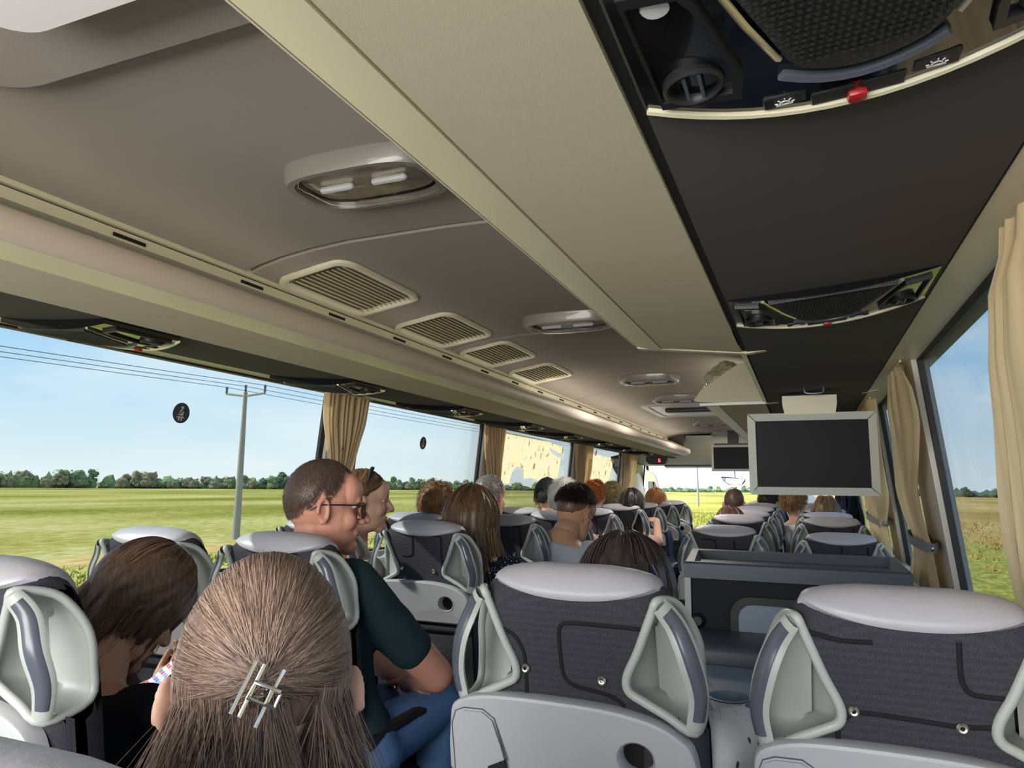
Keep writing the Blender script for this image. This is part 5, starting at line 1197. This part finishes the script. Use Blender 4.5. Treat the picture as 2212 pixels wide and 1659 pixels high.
for q in (-1, 1):
    obj('sunglass_lens', MB().prism([(q*a, b) for a, b in [(.006, .014), (.03, .018), (.058, .014), (.062, -.004), (.048, -.024), (.026, -.026), (.010, -.014)]], lambda a, b, d: P3(a, .112-abs(a)**2*5.2+d, b), 0, .002), M['gloss'], sg, smooth=False)
    obj('temple_arm', MB().tube([P3(q*.064, .088, .012), P3(q*.080, .04, .012), P3(q*.086, -.018, .010), P3(q*.084, -.042, -.006)], .0022, 6), M['black'], sg)
# 4.. the others
t4, T4, loc4, iv4 = person('woman in right profile behind the man in sunglasses, brown hair tied with a black band', (-1.545, 2.30, 1.238), yaw=56, pitch=2, s=.90, pelvis=(-1.64, 2.36, .55), skin='fair', shirt='greydress', legs='dark', sleeve=.5, body_yaw=30, hair=('long', 'golden', dict(length=.16, layer=(.02, .07), lim=1.2, face=.05, gather=(-1.66, 2.23, 1.12), spread=.01, guides=60)), n=2500, rad=.0008, seed=11, group=PG)
obj('hair_band', loc4(MB().tube([T4 @ (scalp_pt(PI/2 if a > 0 else -PI/2, abs(a), 1.115)+Vector((0, .035*math.cos(a), 0))) for a in np.linspace(-1.35, 1.35, 17)], .009, 8, flat=.5, upv=(0, 0, 1))), M['black'], t4)
person('woman with long brown wavy hair and navy floral sleeves', (-1.150, 2.42, 1.150), yaw=-8, pitch=4, s=1.0, neck_in=(-1.125, 2.41, 1.075), pelvis=(-1.16, 2.36, .55), skin='fair', shirt='floral', legs='dark', sleeve=.9, hair=('long', 'golden', dict(length=.30, layer=(.08, .30), ears=False, lim=2.2, face=.2, wave=.010, spread=.014, fall=(.22, -.05, -1), guides=110, gr=.011)), n=6000, rad=.0008, seed=12, group=PG)
person('passenger with short light brown hair, half hidden left of the floral woman', (-1.604, 2.98, 1.20), s=.90, pelvis=(-1.65, 3.02, .55), hair=('shortmess', 'curlbrown', dict(length=.04, lift=.6, flow=.7)), shirt='blue', n=2000, rad=.001, seed=13, group=PG)
person('grey haired man beside the second left curtain', (-1.632, 3.66, 1.235), yaw=14, s=.95, male=True, pelvis=(-1.66, 3.66, .55), skin='ruddy', shirt='black', hair=('shortmess', 'grey', dict(length=.025, lift=.5, flow=.8, lump=.5)), n=2600, rad=.0011, seed=14, group=PG)
person('young man with faded dark hair and pale grey shirt, leaning towards the aisle', (-.962, 3.10, 1.182), yaw=24, pitch=16, roll=4, s=.95, male=True, pelvis=(-1.08, 2.98, .55), neck_in=(-.985, 3.0, 1.10), skin='tan', shirt='grey', legs='dark', near=True, hair=('fade', 'black', dict(length=.030, lift=.7, flow=.6, base=.05, under='fadeside')), n=5000, rad=.0009, seed=15, group=PG)
t6, T6, loc6, iv6 = person('passenger in a black mesh cap beside the stone printed window', (-1.515, 4.30, 1.225), yaw=4, s=.97, male=True, pelvis=(-1.62, 4.30, .55), shirt='dark', hair=('crop', 'black', dict(length=.012)), n=900, rad=.0015, seed=16, group=PG)
M['capm'] = mat('black_mesh_cap', srgb(36, 36, 40), .8, weave=(150, 1.6))
mb = MB(); rows = []
for j in range(40):
    phi = 2*PI*j/40; a = abs((phi+PI) % (2*PI)-PI); hl = math.radians(lerp(a, (0, .28, .55, 1.2, 2.2, PI), (66, 72, 104, 100, 84, 74)))
    rows.append([T6 @ scalp_pt(phi, .02+(hl-.02)*i/14, 1.12-.03*(i/14)**3) for i in range(15)])
cap = obj('cap', loc6(MB().grid(rows, closeu=True)), M['capm'], t6, ang=180)
obj('cap_strap', loc6(MB().tube([T6 @ scalp_pt(p, math.radians(106), 1.10) for p in np.linspace(-.6, .6, 9)], .006, 6)), M['black'], cap)
obj('cap_peak', loc6(MB().grid([[T6 @ (scalp_pt(PI+p, math.radians(74), 1.1)+Vector((0, .085*math.cos(p*1.1)*k, -.02*k-.012*math.cos(p)*0)) ) for p in np.linspace(-.85, .85, 11)] for k in (0, .5, 1)])), M['capm'], cap)
obj('cap_button', loc6(MB().ell(T6 @ scalp_pt(0, 0, 1.13), (.008, .008, .004))), M['black'], cap)
person('white haired passenger behind the young man in grey', (-1.195, 3.66, 1.225), s=.93, pelvis=(-1.17, 3.66, .55), hair=('shortmess', 'white', dict(length=.04, lift=.5, flow=.8)), shirt='pink', n=1500, rad=.0012, seed=17, group=PG)
person('passenger with short orange red hair', (-1.586, 5.65, 1.232), s=.95, pelvis=(-1.64, 5.68, .55), hair=('shortmess', 'red', dict(length=.05, lift=.6, flow=.7)), shirt='dark', n=2000, rad=.0018, seed=18, group=PG)
person('passenger with curly blond hair beside the front curtain', (-1.60, 6.28, 1.215), s=.95, pelvis=(-1.64, 6.3, .55), hair=('curly', 'blond', dict(length=.055, lift=.9, flow=.3)), shirt='white', n=900, rad=.0022, seed=19, group=PG)
person('woman with long straight dark hair, right elbow out in the aisle', (-1.135, 5.0, 1.168), s=.95, pelvis=(-1.17, 4.98, .55), hair=('long', 'black', dict(length=.26, ears=False, layer=(.05, .14), spread=.012, guides=70, gr=.012)), shirt='pink', sleeve=.5, n=2500, rad=.0013, arms={1: ((-.965, 5.05, .93), (-1.0, 5.2, 1.06))}, seed=20, group=PG)
person('passenger with a ginger bob at the front left', (-1.210, 6.27, 1.165), s=.97, pelvis=(-1.18, 6.28, .55), hair=('bob', 'ginger', dict(length=.06, ears=False, layer=(.08, .22), guides=80, gr=.012)), shirt='blue', n=2500, rad=.0015, seed=21, group=PG)
# woman with the dark hair in the seat ahead, small clip
t7, T7, loc7, iv7 = person('dark haired woman with a dark hair slide and white printed blouse, in the middle seat', (-.335, 1.42, 1.062), yaw=-4, pitch=16, roll=-3, s=.98, pelvis=(-.34, 1.42, .54), skin='tan', shirt='print', legs='print', near=True, sleeve=1.75, body_yaw=0,
   hair=('long', 'espresso', dict(length=.22, ears=False, layer=(.08, .26), spread=.018, wave=.012, lim=2.2, face=.3, fall=(.10, .02, -1), guides=130, gr=.010)), n=7000, rad=.0006, arms={1: ((-.135, 1.50, .83), (-.22, 1.76, .74))}, seed=22, group=PG)
M['slide'] = mat('hair_slide', srgb(58, 64, 78), .3)
a, b = T7 @ scalp_pt(.75, math.radians(72), 1.30), T7 @ scalp_pt(.95, math.radians(96), 1.30)
obj('hair_slide', loc7(MB().tube(spline([a, (a+b)/2+Vector((.004, -.006, .002)), b], 4), .006, 8, flat=.45)), M['slide'], t7)
person('bald man on the right side, towards the front', (-.530, 6.0, 1.180), yaw=6, s=.99, male=True, pelvis=(-.40, 5.98, .55), skin='ruddy', hair=('crop', 'crop', dict(length=.004, base=.002)), shirt='grey', n=500, rad=.0008, seed=23, group=PG)
person('passenger with smooth reddish brown hair in front of the partition', (-.430, 4.57, 1.06), s=.98, pelvis=(-.39, 4.58, .55), hair=('bob', 'reddish', dict(length=.08, ears=False, layer=(.07, .2), guides=80, gr=.012)), shirt='cream', n=2500, rad=.0013, seed=24, group=PG)
person('dark haired passenger with glasses near the windscreen, left of the television', (-.297, 6.74, 1.18), yaw=35, s=.98, male=True, pelvis=(-.38, 6.72, .55), skin='fair', hair=('shortmess', 'black', dict(length=.04, lift=.5, flow=.8)), shirt='dark', n=1500, rad=.0016, seed=25, group=PG)
person('curly brown haired woman in a white shirt leaning into the right side gap', (-.088, 6.10, 1.185), yaw=20, s=.95, neck_in=(-.075, 6.06, 1.075), pelvis=(-.02, 6.02, .55), hair=('curly', 'curlbrown', dict(length=.06, lift=.9, flow=.4)), shirt='white', sleeve=1.5, n=900, rad=.002, arms={-1: ((-.21, 5.95, .92), (-.16, 6.1, .75))}, seed=26, group=PG)
t8, T8, loc8, iv8 = person('woman with straight brown hair and red sunglasses pushed up on her head', (.122, 5.27, 1.120), s=.98, pelvis=(.13, 5.26, .55), hair=('long', 'golden', dict(length=.25, ears=False, layer=(.06, .18), spread=.012, guides=80, gr=.012)), shirt='black', n=3000, rad=.0012, seed=27, group=PG)
M['redlens'] = mat('red_glasses', srgb(170, 52, 60), .2)
sg = obj('sunglasses', loc8(MB().tube([T8 @ scalp_pt(PI+p, math.radians(38), 1.22) for p in np.linspace(-1.5, 1.5, 13)], .005, 6)), M['redlens'], t8)
for q in (-1, 1):
    obj('sunglass_lens', loc8(MB().ell(T8 @ scalp_pt(PI+q*.5, math.radians(36), 1.24), (.03, .012, .02))), M['redlens'], sg)
    obj('temple_arm', loc8(MB().tube([T8 @ scalp_pt(PI-q*1.5, math.radians(38), 1.22), T8 @ scalp_pt(q*1.35, math.radians(60), 1.18), T8 @ scalp_pt(q*1.3, math.radians(88), 1.14)], .003, 6)), M['white'], sg)
# jackets hanging by the front right window
def jacket(x, y, ztop, L, w, m, label, seed):
    t = thing('jacket', label, 'jacket', (x, y, ztop), 'hanging jackets'); rows = []
    for k in range(16):
        u = k/15; ww = w*(.25+.75*min(1, u*3.2)**.6)*(1-.15*u); dd = .05*(.4+.6*min(1, u*3)); r = []
        for j in range(40):
            a = 2*PI*j/40; f = 1+.16*math.sin(a*7+u*2+seed)+.08*math.sin(a*13+seed*2); r.append((dd*f*math.cos(a), ww*f*math.sin(a), -L*u))
        rows.append(r)
    mb = MB().grid(rows, closev=True); mb.add(rows[0], [tuple(range(40))]); mb.add(rows[-1], [tuple(range(40))]); obj('jacket_body', mb, m, t, ang=180)
    for s in (-1, 1): obj('sleeve', MB().tube([(-.01, s*w*.7, -.08), (-.03, s*w*1.0, -.25), (-.03, s*w*.95, -L*.85)], [.03, .045, .04], 10), m, t)
    obj('hook_loop', MB().tube([(0, -.012, 0), (.01, 0, .03), (0, .012, 0)], .003, 6), m, t)
M['navy'] = cloth('navy_nylon', srgb(40, 42, 58)); M['blackj'] = cloth('black_nylon', srgb(22, 23, 28)); M['plum'] = cloth('dark_plum_nylon', srgb(54, 46, 62))
jacket(.30, 6.9, EYE+.12, .62, .17, M['navy'], 'navy jacket hanging at the right window, just under the corner of the television', 1)
jacket(.335, 5.95, EYE-.03, .50, .14, M['blackj'], 'black jacket hanging beside the far tied curtain', 2)
jacket(.25, 6.4, EYE+.0, .55, .10, M['plum'], 'plum grey jacket hanging behind the woman with sunglasses on her head', 3)
